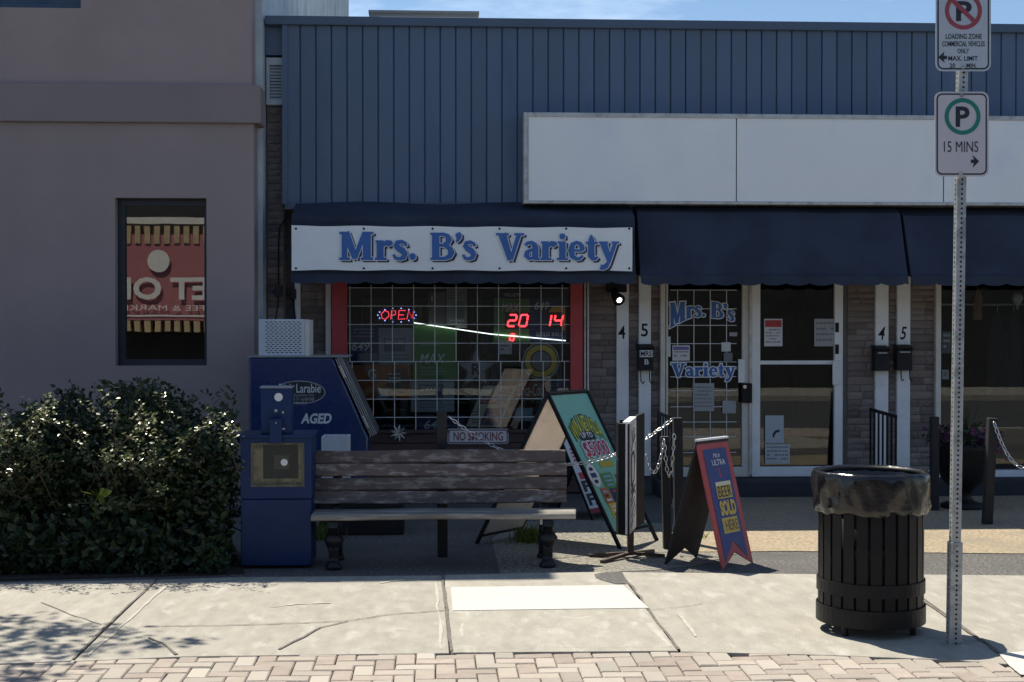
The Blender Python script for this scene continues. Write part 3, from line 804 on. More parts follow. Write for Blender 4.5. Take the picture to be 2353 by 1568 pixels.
def banner_word(px0, px1, py_base, py_cap, s):
    bl = W(px0, py_base, YN - .010); wdt = X_(px1, YN) - X_(px0, YN); h = Z_(py_cap, YN, px0) - Z_(py_base, YN, px0)
    rt, up = Vector((1, 0, 0)), Vector((0, 0, 1))
    out = Vector((0, -1, 0))
    serif_text(s, M['navy_letter'], bn, bl, rt, up, wdt, h, o=.001, lift=Vector((.022, 0, -.018)), name='letter_shadow')
    serif_text(s, M['white_letter'], bn, bl, rt, up, wdt, h, o=.007, lift=out * .003, name='letter_outline')
    serif_text(s, M['blue_letter'], bn, bl, rt, up, wdt, h, lift=out * .006)
banner_word(780, 962, 598, 533, 'Mrs.')
banner_word(989, 1096, 598, 535, "B's")
banner_word(1140, 1422, 598, 536, 'Variety')

# ================================================================== window displays (behind the glass)
OUTW = Vector((0, -1, 0))
YP = YW + .085
def grille(px_list_up, px_list_lo, pys, split, x0p, x1p, label, Y, r=.0042, top=655, bot=1000):
    t = thing('window_grille', label, 'grille', (X_((x0p + x1p) / 2, Y), Y, Z_(bot, Y)), 'white wire security grilles')
    for lst, a, b in ((px_list_up, top, split), (px_list_lo, split, bot)):
        for px in lst:
            MB().tube([W(px, a, Y), W(px, b, Y)], r, 6).build('bar', M['white_bar'], t)
    for py in pys:
        zz = Z_(py, Y, (x0p + x1p) / 2)
        MB().tube([(X_(x0p, Y), Y - .007, zz), (X_(x1p, Y), Y - .007, zz)], r, 6).build('bar', M['white_bar'], t)
    return t
ups = [804 + 48.8 * i for i in range(11)]
grille(ups, [u + 5 for u in ups], (662, 704, 746, 789, 831, 874, 917, 959), 831, 799, 1309, 'white wire grille across the wide shop window', YW + .012)
dups = [1557 + 37.5 * i for i in range(4)]
grille(dups, dups, (667, 710, 748, 790, 832, 866, 898, 935, 970, 1003, 1040), 850, 1540, 1692, 'white wire grille inside the left glass door', YW + .006, top=667, bot=1070)

NAVY, GREY = flat('navy', (.025, .04, .13)), flat('pale_grey', (.34, .36, .38))
GREEN, ORANGE = flat('green', (.10, .26, .07)), flat('orange', (.42, .13, .04))
WHITE, YELLOW = flat('white', (.62, .64, .66)), flat('yellow', (.62, .46, .06))
RED, INK, MAROON = flat('red', (.42, .04, .05)), flat('ink', (.02, .02, .03)), flat('maroon', (.22, .02, .03))
CREAM, SKYB, BROWNP = flat('cream', (.60, .56, .42)), flat('sky_blue', (.20, .36, .52)), flat('brown', (.12, .07, .05))
ICON = flat('mid_grey', (.16, .18, .20))
def poster(px0, px1, py0, py1, mat, label, Y=YP, name='poster', cat='poster', skew=0, th=.003):
    t = thing(name, label, cat, (X_((px0 + px1) / 2, Y), Y, Z_(py1, Y, px0)))
    a = [W(px0 + skew, py0, Y), W(px1 + skew, py0, Y), W(px1, py1, Y), W(px0, py1, Y)]
    MB().prism(a, (0, th, 0)).build('sheet', mat, t)
    return t
def patch(t, mat, pts, Y, name='print'):
    return MB().add([W(x, y, Y) for x, y in pts], [tuple(range(len(pts)))][::-1]).build(name, mat, t)
def rect(t, mat, x0, x1, y0, y1, Y, name='print'):
    return patch(t, mat, [(x0, y1), (x1, y1), (x1, y0), (x0, y0)], Y, name)
def text_lines(t, mat, x0, x1, y0, y1, n, Y, seed=0, fill=.45):
    rnd = random.Random(seed); mb = MB(); h = (y1 - y0) / n
    for i in range(n):
        xx = x0
        while xx < x1 - 2:
            w = min(rnd.uniform(3, 9), x1 - xx)
            if rnd.random() < .92:
                mb.add([W(a, b, Y) for a, b in ((xx, y0 + i * h + h * fill), (xx + w, y0 + i * h + h * fill), (xx + w, y0 + i * h), (xx, y0 + i * h))], [(0, 1, 2, 3)])
            xx += w + 1.6
    return tag(mb.build('small_print', mat, t), kind='stuff')
Yp2 = YP - .0012
t = poster(804, 869, 750, 837, NAVY, 'navy lottery poster with white 649 in the window beside the left red column')
ptext('649', WHITE, t, 808, 850, 786, 806, Yp2, bold=.02, shear=.2); rect(t, ICON, 822, 868, 812, 832, Yp2); text_lines(t, GREY, 812, 860, 756, 780, 3, Yp2, 1, .25)
t = poster(870, 948, 754, 838, GREY, 'pale grey poster with a dark boxed emblem, under the open sign')
rect(t, ICON, 882, 931, 778, 808, Yp2); ptext('ENCORE', WHITE, t, 886, 928, 781, 791, Yp2 - .001, bold=.02); text_lines(t, ICON, 884, 940, 815, 832, 2, Yp2, 2, .3)
t = poster(949, 1050, 748, 875, GREEN, 'green lottery poster with white MAX lettering in the window')
ptext('MAX', WHITE, t, 964, 1024, 813, 836, Yp2, bold=.01, shear=.25); text_lines(t, GREY, 966, 1012, 784, 800, 2, Yp2, 3, .3); text_lines(t, GREY, 966, 1024, 845, 868, 3, Yp2, 4, .2)
t = poster(811, 943, 839, 920, ORANGE, 'orange and brown poster with a white G, low in the window')
ptext('G', WHITE, t, 845, 865, 848, 871, Yp2, bold=.03)
patch(t, BROWNP, [(880, 880), (905, 850), (935, 845), (942, 880), (930, 905), (900, 900)], Yp2)
patch(t, flat('peach', (.55, .27, .12)), [(812, 905), (850, 890), (885, 872), (893, 878), (860, 900), (830, 915)], Yp2 - .001)
rect(t, SKYB, 868, 893, 893, 918, Yp2 - .001); text_lines(t, CREAM, 893, 920, 858, 885, 3, Yp2 - .002, 6, .4)
t = poster(944, 1044, 877, 947, flat('pale_blue_grey', (.38, .42, .46)), 'pale blue grey poster reading ENCORE above small print')
rect(t, ICON, 962, 1019, 884, 914, Yp2); ptext('ENCORE', WHITE, t, 966, 1014, 887, 899, Yp2 - .001, bold=.02); text_lines(t, ICON, 964, 1018, 920, 942, 3, Yp2, 7, .3)
t = poster(955, 1068, 953, 991, NAVY, 'navy 649 lottery poster at the bottom of the window behind the fence post')
ptext('649', WHITE, t, 975, 1020, 966, 987, Yp2, bold=.02, shear=.2)
t = poster(1026, 1073, 664, 754, flat('newsprint', (.30, .29, .27)), 'grey newsprint flyer hung at the top of the window')
text_lines(t, ICON, 1030, 1070, 672, 690, 3, Yp2, 8); rect(t, ICON, 1045, 1068, 692, 732, Yp2); text_lines(t, WHITE, 1034, 1066, 735, 752, 2, Yp2, 9, .5)
t = poster(985, 1024, 672, 748, flat('taupe_card', (.13, .12, .11)), 'dark taupe card hanging beside the newsprint flyer')
rect(t, WHITE, 991, 994, 680, 692, Yp2)
# star sign
t = thing('star_sign', 'grey five-pointed star sign outlined in black in the shop window', 'sign', (W(1094, 844, YP).x, YP, Z_(890, YP)))
def star(c, r, Y, k=.42):
    return [W(c[0] + r * (1 if i % 2 == 0 else k) * math.sin(math.pi * i / 5), c[1] - r * (1 if i % 2 == 0 else k) * math.cos(math.pi * i / 5), Y) for i in range(10)]
MB().prism(star((1094, 848), 54, YP), (0, .003, 0)).build('sheet', ICON, t)
MB().prism(star((1094, 848), 50, YP - .003), (0, .001, 0)).build('outline', INK, t)
MB().prism(star((1094, 848), 44, YP - .006), (0, .001, 0)).build('face', GREY, t)
ptext('R', INK, t, 1084, 1104, 836, 862, YP - .0075, bold=.02)
t = poster(1062, 1118, 889, 920, flat('dim_olive', (.06, .06, .055)), 'dim olive card with grey letters CK under the star sign')
ptext('CK', ICON, t, 1066, 1104, 893, 913, Yp2, bold=.01)
# lottery jackpot display
jp = thing('jackpot_display', 'lit lottery jackpot display with red digits 20 and 14', 'display', (W(1218, 785, YP).x, YP, Z_(786, YP)))
Yj = YP - .02
pbox(1135, 1217, 686, 786, Yj, YP + .02).build('green_panel', GREEN, jp, bevel=.003)
pbox(1218, 1302, 685, 786, Yj, YP + .02).build('blue_panel', NAVY, jp, bevel=.003)
Yj2 = Yj - .0015
ptext('MAX', WHITE, jp, 1153, 1194, 697, 716, Yj2, shear=.25); ptext('649', WHITE, jp, 1228, 1262, 694, 712, Yj2, shear=.25, bold=.015); ptext('MILLION', WHITE, jp, 1158, 1196, 674, 682, YP - .002)
ptext('GOLD BALL', WHITE, jp, 1232, 1293, 764, 773, Yj2)
patch(jp, YELLOW, [(1258, 720), (1268, 706), (1284, 703), (1299, 703), (1299, 760), (1292, 760), (1286, 735)], Yj2)
rect(jp, INK, 1160, 1218, 718, 756, Yj2, 'digit_window'); rect(jp, INK, 1256, 1294, 718, 756, Yj2 - .001, 'digit_window')
SEG = {'0': 'abcdef', '1': 'bc', '2': 'abged', '4': 'fgbc'}
def digits(t, s, x0, y0, w, h, gap, Y):
    for k, ch in enumerate(s):
        bx = x0 + k * (w + gap); sl = .18 * h
        pt = dict(tl=(0, 0), tr=(1, 0), ml=(0, .5), mr=(1, .5), bl=(0, 1), br=(1, 1))
        sg = dict(a=('tl', 'tr'), b=('tr', 'mr'), c=('mr', 'br'), d=('bl', 'br'), e=('ml', 'bl'), f=('tl', 'ml'), g=('ml', 'mr'))
        mb = MB()
        for q in SEG[ch]:
            p0, p1 = [W(bx + pt[z][0] * w + sl * (1 - pt[z][1]), y0 + pt[z][1] * h, Y) for z in sg[q]]
            dd = (p1 - p0) * .06
            mb.bar(p0 + dd, p1 - dd, .017, .004, up=(0, 1, 0))
        mb.build('digit', M['led'], t)
digits(jp, '20', 1166, 724, 17, 26, 9, Yj2 - .004); digits(jp, '14', 1246, 724, 17, 26, 9, Yj2 - .004); digits(jp, '0', 1171, 768, 9, 15, 4, Yj2 - .004)
t = poster(1147, 1176, 783, 814, WHITE, 'small white card hanging below the jackpot display', Y=YP - .03)
text_lines(t, ICON, 1150, 1173, 787, 808, 3, YP - .0315, 11)
# open sign
op = thing('open_sign', 'red lit OPEN sign in the upper left of the window', 'sign', (W(912, 737, YP).x, YP, Z_(742, YP)))
pbox(866, 960, 706, 743, YP + .01, YP + .02).build('backing', flat('sign_black', (.012, .012, .03)), op, bevel=.003)
def seg_text(t, polys, Y, r, mat):
    for pl_ in polys: MB().tube([W(x, y, Y) for x, y in pl_], r, 6).build('letter_stroke', mat, t)
seg_text(op, [[(884, 714), (876, 722), (878, 732), (886, 734), (894, 726), (892, 717), (884, 714)], [(898, 734), (900, 714), (909, 715), (909, 723), (900, 725)],
              [(932, 714), (917, 714), (915, 734), (931, 733)], [(916, 724), (928, 724)], [(935, 734), (939, 714), (947, 732), (951, 713)]], YP, .004, M['neon'])
mb = MB()
for q in range(14):
    t_ = q / 14 * 2 * math.pi
    p = W(912 + 44 * math.cos(t_), 724.5 + 16 * math.sin(t_), YP + .005); mb.box(p.x - .005, p.x + .005, p.y - .004, p.y + .004, p.z - .005, p.z + .005)
mb.build('border_lights', M['led_blue'], op)
# ring sign, drink sign
t = thing('ring_sign', 'round yellow ring sign with pale rim in the shop window', 'sign', (W(1243, 830, YP).x, YP, Z_(872, YP)))
c = W(1243, 830, YP); px_m = YP / F_PX
for nm, r1, r0, mt, dy in (('rim', 43, 39.5, GREY, .004), ('outer_line', 39.5, 37, INK, .002), ('ring', 37, 25, YELLOW, .003), ('inner_line', 25, 22, INK, .001), ('centre', 22, 0, ICON, 0)):
    MB().disc(c + OUTW * dy, r1 * px_m, (0, -1, 0), 40, r0 * px_m).build(nm, mt, t)
t = poster(1185, 1253, 876, 914, MAROON, 'maroon drink sign with white script, beside the teal sandwich board')
ptext('Coca-Cola', WHITE, t, 1188, 1250, 882, 910, Yp2, shear=.35, bold=-.004)
t = poster(1255, 1306, 876, 914, NAVY, 'small navy ICE COLD sign next to the maroon drink sign')
ptext('ICE', GREY, t, 1266, 1284, 880, 889, Yp2); ptext('COLD', GREY, t, 1262, 1292, 893, 903, Yp2)
t = poster(1070, 1147, 887, 981, CREAM, 'cream BIG PRIZES poster leaning sideways and seen from its back', Y=YP - .02, skew=41)
Yq = YP - .0215
def skewtext(s, mt, x0, x1, y0, y1):
    sk = lambda y: 41 * (981 - y) / 94
    lettering(s, mt, t, W(x1 + sk(y1), y1, Yq), W(x0 + sk(y1), y1, Yq), W(x1 + sk(y0), y0, Yq), (0, 0, 0), bold=.03)
skewtext('BIG', RED, 1112, 1140, 893, 907); skewtext('PRIZES', RED, 1078, 1138, 911, 929)
patch(t, NAVY, [(1101, 978), (1144, 978), (1161, 938), (1118, 938)], Yq); patch(t, RED, [(1112, 968), (1135, 968), (1144, 950), (1122, 950)], Yq - .001); text_lines(t, WHITE, 1118, 1140, 952, 966, 2, Yq - .002, 13)
text_lines(t, ICON, 1085, 1105, 940, 976, 6, Yq, 14, .4)
t = poster(1182, 1224, 938, 968, flat('pale_blue', (.24, .33, .40)), 'small pale blue card low in the window beside the sandwich board')
text_lines(t, SKYB, 1190, 1218, 944, 962, 2, Yp2, 15, .6)
# fluorescent tube and shelves inside
t = thing('tube_light', 'lit white fluorescent tube slanting across the inside of the shop window', 'light', W(1124, 764, YW + .055))
MB().tube([W(950, 742, YW + .055), W(1127, 768, YW + .055), W(1298, 783, YW + .055)], .005, 8).tube([W(1297, 783, YW + .055), W(1300, 783.3, YW + .055)], .005, 8).build('tube', M['tube'], t)
rs = random.Random(8)
for n_, (px0, px1, lab) in enumerate(((830, 1010, 'stocked grey shelf unit at the left inside the shop'), (1080, 1290, 'stocked grey shelf unit at the right inside the shop'))):
    Ys = YW + 1.9; x0, x1 = X_(px0, Ys), X_(px1, Ys)
    t = thing('shelf_unit', lab, 'shelf', ((x0 + x1) / 2, Ys, DZ0), 'shelf units inside the shop')
    f = MB().box(x0, x0 + .03, Ys, Ys + .4, DZ0, 2.0).box(x1 - .03, x1, Ys, Ys + .4, DZ0, 2.0).box(x0, x1, Ys + .38, Ys + .4, DZ0, 2.0)
    f.build('frame', M['grey_metal'], t)
    for k in range(5):
        zz = DZ0 + .1 + k * .36
        MB().box(x0 + .03, x1 - .03, Ys, Ys + .38, zz, zz + .02).build('shelf', M['grey_metal'], t)
        xx = x0 + .04
        while xx < x1 - .12:
            w = rs.uniform(.06, .13); h = rs.uniform(.12, .28)
            MB().box(xx, xx + w, Ys + .03, Ys + .2, zz + .021, zz + .02 + h).build('packet', rs.choice([RED, NAVY, YELLOW, WHITE, GREEN, ORANGE, SKYB]), t)
            xx += w + .012

# garments in the neighbour's window
def garment(px, py0, py1, wpx, mat, label, Y):
    x = X_(px, Y); z0, z1 = Z_(py1, Y, px), Z_(py0, Y, px); w = wpx * Y / F_PX / 2
    t = thing('hanging_garment', label, 'garment', (x, Y, z0), 'garments in the right-hand window')
    mb = MB(); n, m = 14, 8
    for j in range(m + 1):
        v = j / m
        hw = w * (.35 + .65 * min(1, v * 4)) * (1 + .12 * v)
        for i in range(n):
            a = 2 * math.pi * i / n
            mb.v.append(Vector((x + hw * math.cos(a), Y + .05 * math.sin(a) + .02 * math.sin(a * 5 + v * 3), z1 - (z1 - z0) * v)))
    for j in range(m):
        for i in range(n): mb.f.append((j * n + i, j * n + (i + 1) % n, (j + 1) * n + (i + 1) % n, (j + 1) * n + i))
    mb.build('cloth', mat, t, smooth=True)
    MB().tube([(x, Y, z1 + .10), (x, Y, z1 - .005)], .004, 6).build('hanger_hook', M['alum'], t)
Yg = YW + .45
garment(2246, 668, 735, 18, flat('amber', (.30, .14, .05)), 'narrow amber scarf hanging high behind the glass', Yg)
garment(2292, 720, 905, 46, flat('black_cloth', (.016, .018, .024), .9), 'long black coat hanging behind the right-hand glass', Yg)
garment(2330, 720, 890, 34, flat('navy_cloth', (.018, .024, .045), .9), 'navy dress hanging beside the black coat', Yg + .1)
garment(2398, 800, 1000, 70, flat('linen', (.36, .35, .32), .9), 'pale linen top at the right edge of the window', Yg)
tag(MB().tube([(NX0, Yg, Z_(700, Yg, 2250)), (NX1, Yg, Z_(700, Yg, 2250))], .012, 8).build('clothes_rail', M['alum'], loc=((NX0 + NX1) / 2, Yg, Z_(700, Yg, 2250))), 'thin metal rail inside the right-hand window', 'rail')
lt = thing('paper_lantern', 'round white lantern hanging inside the right-hand window', 'lantern', W(2338, 705, Yg - .1))
cc = W(2338, 686, Yg - .1)
MB().lathe(cc, [(.001, .062), (.03, .055), (.052, .03), (.058, 0), (.05, -.03), (.03, -.055), (.012, -.075), (.006, -.12), (.001, -.12)], 16).build('shade', WHITE, lt, smooth=True)
for n_, (a, b, c_, d, mt, lab) in enumerate(((2165, 2186, 762, 812, ICON, 'dark grey flyer taped behind the sign post'), (2165, 2180, 850, 872, WHITE, 'tiny white notice in the right-hand window corner'))):
    t = poster(a, b, c_, d, mt, lab, Y=YW + .045, name='paper_notice', cat='notice')
    text_lines(t, WHITE if n_ == 0 else ICON, a + 3, b - 3, c_ + 6, d - 6, 3, YW + .044, 20 + n_)

# notices and lettering on the doors
Yd = YW - .008
def dnotice(x0, x1, y0, y1, label, mat=WHITE, lines=5, seed=0, head=None, Y=Yd):
    t = poster(x0, x1, y0, y1, mat, label, Y=Y, name='paper_notice', cat='notice', th=.002)
    if head: rect(t, head, x0 + 2, x1 - 2, y0 + 3, y0 + (y1 - y0) * .3, Y - .001)
    if lines: text_lines(t, ICON, x0 + 4, x1 - 4, y0 + (y1 - y0) * (.38 if head else .12), y1 - 4, lines, Y - .001, seed, .35)
    return t
dnotice(1545, 1585, 794, 829, 'white sticker with purple band on the left door', head=flat('violet', (.16, .15, .36)), lines=2, seed=31)
dnotice(1532, 1541, 774, 820, 'narrow upright white sticker at the left door edge', lines=5, seed=32)
dnotice(1592, 1641, 881, 945, 'pale grey sheet taped to the left door under the word Variety', mat=GREY, lines=6, seed=33)
dnotice(1660, 1691, 921, 950, 'small square sticker low on the left door near the lock', mat=GREY, lines=0)
dnotice(1658, 1679, 787, 808, 'small white square sticker high on the left door', lines=0)
dnotice(1663, 1683, 811, 832, 'small dim round-logo sticker on the left door', mat=ICON, lines=0)
dnotice(1676, 1694, 764, 773, 'thin pale strip sticker near the right edge of the left door', mat=GREY, lines=0)
dnotice(1756, 1798, 733, 796, 'white notice with red header on the right glass door', lines=5, seed=36, head=RED)
dnotice(1871, 1919, 733, 796, 'framed pale notice at the upper right of the right glass door', mat=GREY, lines=4, seed=37)
t = dnotice(1758, 1801, 955, 1019, 'pale blue sheet with telephone symbol on the right glass door', mat=flat('ice_blue', (.44, .50, .55)), lines=0)
patch(t, INK, [(1776, 1006), (1775, 998), (1781, 990), (1791, 987), (1792, 992), (1784, 995), (1780, 1000), (1779, 1006)], Yd - .001)
dnotice(1758, 1815, 1021, 1066, 'pale notice at the bottom of the right glass door', mat=flat('ice_white', (.50, .53, .55)), lines=4, seed=39)
dl = thing('door_lettering', "blue Mrs. B's Variety lettering outlined in white on the left door", 'lettering', W(1612, 872, Yd))
def door_word(px0, px1, pyb, pyc, s, warp=None):
    bl = W(px0, pyb, Yd); w = X_(px1, Yd) - X_(px0, Yd); h = Z_(pyc, Yd, px0) - Z_(pyb, Yd, px0)
    serif_text(s, M['white_letter'], dl, bl, Vector((1, 0, 0)), Vector((0, 0, 1)), w, h, o=.010, lift=OUTW * .001, warp=warp, name='letter_outline')
    serif_text(s, M['blue_letter'], dl, bl, Vector((1, 0, 0)), Vector((0, 0, 1)), w, h, o=.0, lift=OUTW * .004, warp=warp)
def arch(a, b):
    k = 1 + .55 * max(0, .32 - a) / .32
    top = 1.0 - .25 * (2 * a - 1) ** 2 * (1 if a > .5 else .35)
    return a, top - (1 - b) * .82 * k
door_word(1539, 1688, 738, 692, "Mrs. B's", arch)
door_word(1542, 1690, 866, 835, 'Variety')

# ================================================================== fixtures on the wall
def mailbox(px0, px1, py0, py1, label, txt=None, slot=False):
    Y = YW - .16
    t = thing('mailbox', label, 'mailbox', (X_((px0 + px1) / 2, Y), YW - .05, Z_(py1, Y, px0)), 'black wall mailboxes')
    pbox(px0, px1, py0, py1, Y, YW - .036).build('case', M['black_matte'], t, bevel=.006)
    x0, x1 = X_(px0, Y) - .008, X_(px1, Y) + .008; z1 = Z_(py0, Y, px0)
    MB().prism([(x0, Y - .012, z1 - .03), (x0, YW - .036, z1 + .012), (x0, YW - .036, z1 + .004), (x0, Y - .006, z1 - .04)], (x1 - x0, 0, 0)).build('lid', M['black'], t)
    if slot: rect(t, GREY, px0 + 6, px1 - 5, py0 + 13, py0 + 16, Y - .014, 'paper_slip')
    if txt:
        rect(t, WHITE, px0 + 3, px1 - 2, py0 + 11, py0 + 27, Y - .014, 'name_card')
        ptext(txt[0], INK, t, px0 + 5, px1 - 4, py0 + 13, py0 + 25, Y - .0155, bold=.02); ptext(txt[1], WHITE, t, px0 + 14, px0 + 24, py0 + 32, py0 + 44, Y - .0155, bold=.02)
    return t
mb_ = mailbox(1467, 1502, 794, 852, 'black mailbox with white hand-lettered name beside the left door', ('MRS', 'B'))
for px in (1472, 1492):
    MB().tube([W(px, 852, YW - .13), W(px + 1, 876, YW - .13), W(px + 5, 882, YW - .145), W(px + 9, 876, YW - .16)], .006, 6).build('hook', M['black'], mb_)
mailbox(2011, 2044, 797, 853, 'black mailbox without hooks on the right pier, nearer the doors', slot=True)
m3 = mailbox(2062, 2097, 795, 852, 'black mailbox with two hooks below it, nearer the sign post', slot=True)
for px in (2070, 2090):
    MB().tube([W(px, 852, YW - .13), W(px + 1, 872, YW - .13), W(px + 4, 876, YW - .145), W(px + 7, 871, YW - .155)], .006, 6).build('hook', M['black'], m3)
fl = thing('flood_light', 'black flood lamp with lit lens under the awning beside the number 4', 'lamp', W(1415, 690, YW - .2))
MB().box(X_(1395, YW - .1), X_(1440, YW - .1), YW - .12, YW - .03, Z_(672, YW - .1, 1415), Z_(645, YW - .1, 1415)).build('bracket', M['black'], fl, bevel=.01)
pth = [W(1412, 665, YW - .12), W(1413, 678, YW - .16), W(1423, 690, YW - .26)]
MB().tube(pth, [.025, .04, .062], 14).build('head', M['black'], fl, smooth=True)
dn = (pth[2] - pth[1]).normalized()
MB().disc(pth[2] + dn * .003, .028, -dn, 16).build('lens', M['lens'], fl)
cdt = thing('conduit_boxes', 'grey conduit with two junction boxes on the stone wall above the freezer', 'conduit', W(650, 740, YW - .05))
MB().tube([W(660, 498, YR - .02), W(643, 520, YR - .03), W(640, 560, YR - .03), W(640, 655, YR - .03)], .009, 6).build('conduit', M['black_matte'], cdt)
pbox(632, 648, 655, 682, YR - .07, YR - .005).build('junction_box', M['iron'], cdt, bevel=.004)
pbox(667, 680, 664, 688, YW - .075, YW - .005).build('junction_box', M['iron'], cdt, bevel=.004)
MB().tube([W(640, 682, YR - .04), W(638, 705, YR - .04), W(632, 740, YR - .1)], .008, 6).tube([W(674, 688, YW - .05), W(676, 710, YW - .05), W(680, 745, YW - .1)], .008, 6).build('cable', M['black_matte'], cdt)

# ================================================================== ice freezer with slanted front
YF = 12.75
fz = thing('ice_freezer', 'navy ice freezer with slanted metal door beside the taupe building', 'freezer', (X_(700, YF), YF + .3, 0))
fp = [W(571, 822, YF), W(762, 822, YF), W(800, 845, YF), W(852, 1000, YF), W(852, 1010, YF)]
fx0 = fp[0].x; zt_f = fp[0].z; xs = X_(765, YF); xf = X_(846, YF)
prof = [(fx0, .1), (fx0, zt_f), (xs, zt_f), (xf, Z_(1005, YF, 850)), (xf, .1)]
MB().prism([(a, YF, b) for a, b in prof], (0, .62, 0)).build('body', M['navy_box'], fz, bevel=.02)
MB().box(fx0 + .02, xf - .02, YF + .02, YF + .6, 0, .1).build('base', M['black'], fz)
MB().box(fx0 - .01, X_(800, YF), YF - .01, YF + .63, zt_f + .001, zt_f + .014).build('top_sheet', M['grey_metal'], fz)
A_, B_ = Vector((xs + .01, 0, zt_f - .02)), Vector((xf + .01, 0, Z_(1005, YF, 850)))
nrm = Vector((B_.z - A_.z, 0, -(B_.x - A_.x))).normalized(); nrm = -nrm if nrm.x < 0 else nrm
for y0, y1, nm in ((YF + .0, YF + .615, 'door'),):
    q = [A_ + Vector((0, y0, 0)) + nrm * .012, B_ + Vector((0, y0, 0)) + nrm * .012]
    dr = MB().prism([q[0], q[1], q[1] + nrm * .06, q[0] + nrm * .06], (0, y1 - y0, 0)).build('slanted_door', pm('door_dark_steel', (.10, .10, .11), .4, var=.2), fz, bevel=.006)
ax = (B_ - A_).normalized()
for off in (.016, .034, .052, .068):
    q0 = A_ + Vector((0, YF - .003, 0)) + nrm * off
    q1 = B_ + Vector((0, YF - .003, 0)) + nrm * off
    MB().bar(q0, q1, .006, .010, up=(0, 1, 0)).build('door_rib', M['alum'], dr)
for k in (.17, .82):
    p = A_ + (B_ - A_) * k + Vector((0, YF - .012, 0)) + nrm * .02
    MB().bar(p - ax * .06, p + ax * .06, .03, .024, up=nrm).build('hinge', M['chrome'], fz, bevel=.003)
# side-panel print
def fell(px, py, rx, ry, mat, dy, name, r0=None):
    n = 40; P = [W(px + rx * math.cos(2 * math.pi * i / n), py + ry * math.sin(2 * math.pi * i / n), YF - dy) for i in range(n)]
    return MB().add(P, [tuple(range(n))]).build(name, mat, fz)
fell(688, 902, 60, 27, GREY, .0015, 'oval_border'); fell(688, 902, 57.5, 25, INK, .0025, 'oval_field')
ptext('Rick Larabie', WHITE, fz, 641, 737, 882, 903, YF - .0035, bold=.008)
ptext('Distribution Inc', GREY, fz, 652, 722, 905, 911, YF - .0035); ptext('1 837-6808', GREY, fz, 655, 722, 914, 921, YF - .0035); text_lines(fz, GREY, 662, 710, 924, 927, 1, YF - .0035, 51, .8)
ptext('AGED', WHITE, fz, 691, 762, 950, 974, YF - .0025, bold=.035, shear=.2)
# perforated condenser cover on top
Yc2 = YF + .04
cv = pbox(594, 700, 734, 818.5, Yc2, Yc2 + .45).build('condenser_cover', pm('white_sheet_steel', (.55, .60, .66), .4, var=.05), fz, bevel=.008)
mb = MB()
for j in range(16):
    for i in range(8):
        px = 609 + i * 10.4 + (4.5 if j % 2 else 0); py = 740 + j * 4.7
        mb.add([W(a, b, Yc2 - .0015) for a, b in ((px, py), (px + 2, py - 1), (px + 5, py - 1), (px + 7, py), (px + 5, py + 1.1), (px + 2, py + 1.1))], [(0, 1, 2, 3, 4, 5)])
mb.build('vent_slots', M['black'], cv)
MB().box(X_(700.5, Yc2), X_(710, Yc2), Yc2 + .01, Yc2 + .44, Z_(818, Yc2, 705), Z_(735, Yc2, 705)).build('condenser_side', M['beige'], fz)

# ================================================================== newspaper box
YX = 10.02
nw = thing('newspaper_box', 'blue metal newspaper box with coin head, between the hedge and the bench', 'newspaper box', (X_(633, YX), YX + .2, 0))
nx0, nx1 = X_(552, YX), X_(715, YX); nz1 = Z_(1006, YX, 633); nzs = Z_(1146, YX, 633)
dd_ = .42
MB().box(nx0, nx1, YX, YX + dd_, .02, nzs - .006).build('lower_cabinet', M['news_blue'], nw, bevel=.008)
hx0, hx1, hz0, hz1 = X_(576, YX), X_(699, YX), Z_(1119, YX, 633), Z_(1018, YX, 633)
up_ = MB(); wall_with_holes(up_, nx0, nx1, nzs, nz1, YX, YX + .03, [(hx0, hx1, hz0, hz1)])
up_.box(nx0, nx0 + .03, YX + .03, YX + dd_, nzs, nz1).box(nx1 - .03, nx1, YX + .03, YX + dd_, nzs, nz1).box(nx0 + .03, nx1 - .03, YX + dd_ - .03, YX + dd_, nzs, nz1).box(nx0 + .03, nx1 - .03, YX + .03, YX + dd_ - .03, nzs, nzs + .02)
up_.build('upper_cabinet', M['news_blue'], nw)
MB().box(nx0 - .015, nx1 + .015, YX - .02, YX + dd_ + .01, nz1, nz1 + .022).build('lid', M['news_blue'], nw, bevel=.006)
MB().box(hx0 - .02, hx1 + .02, YX + .032, YX + .036, hz0 - .02, hz1 + .02).build('inner_panel', pm('yellowed_card', (.62, .50, .30), .7, var=.25, scale=9, c2=(.2, .15, .09), c2scale=6), nw)
fw_ = .012
MB().box(hx0, hx0 + fw_, YX - .006, YX, hz0, hz1).box(hx1 - fw_, hx1, YX - .006, YX, hz0, hz1).box(hx0 + fw_, hx1 - fw_, YX - .006, YX, hz0, hz0 + .016).box(hx0 + fw_, hx1 - fw_, YX - .006, YX, hz1 - fw_, hz1).build('window_bezel', pm('worn_bezel', (.10, .09, .07), .6, var=.4, scale=20), nw)
MB().box(X_(603, YX), X_(684, YX), YX + .022, YX + .030, Z_(1101, YX, 640), Z_(1022, YX, 640)).build('mechanism', M['black'], nw, bevel=.01)
MB().box(X_(628, YX), X_(664, YX), YX + .010, YX + .021, Z_(1079, YX, 640), Z_(1046, YX, 640)).build('mechanism_cover', pm('olive_cover', (.13, .12, .09), .5), nw, bevel=.006)
MB().box(hx0, hx1, YX + .002, YX + .005, hz0, hz1).build('window_pane', M['shop_glass'], nw)
MB().disc(W(653, 1063, YX - .004), .024, (0, -1, 0), 18).build('round_sticker', WHITE, nw)
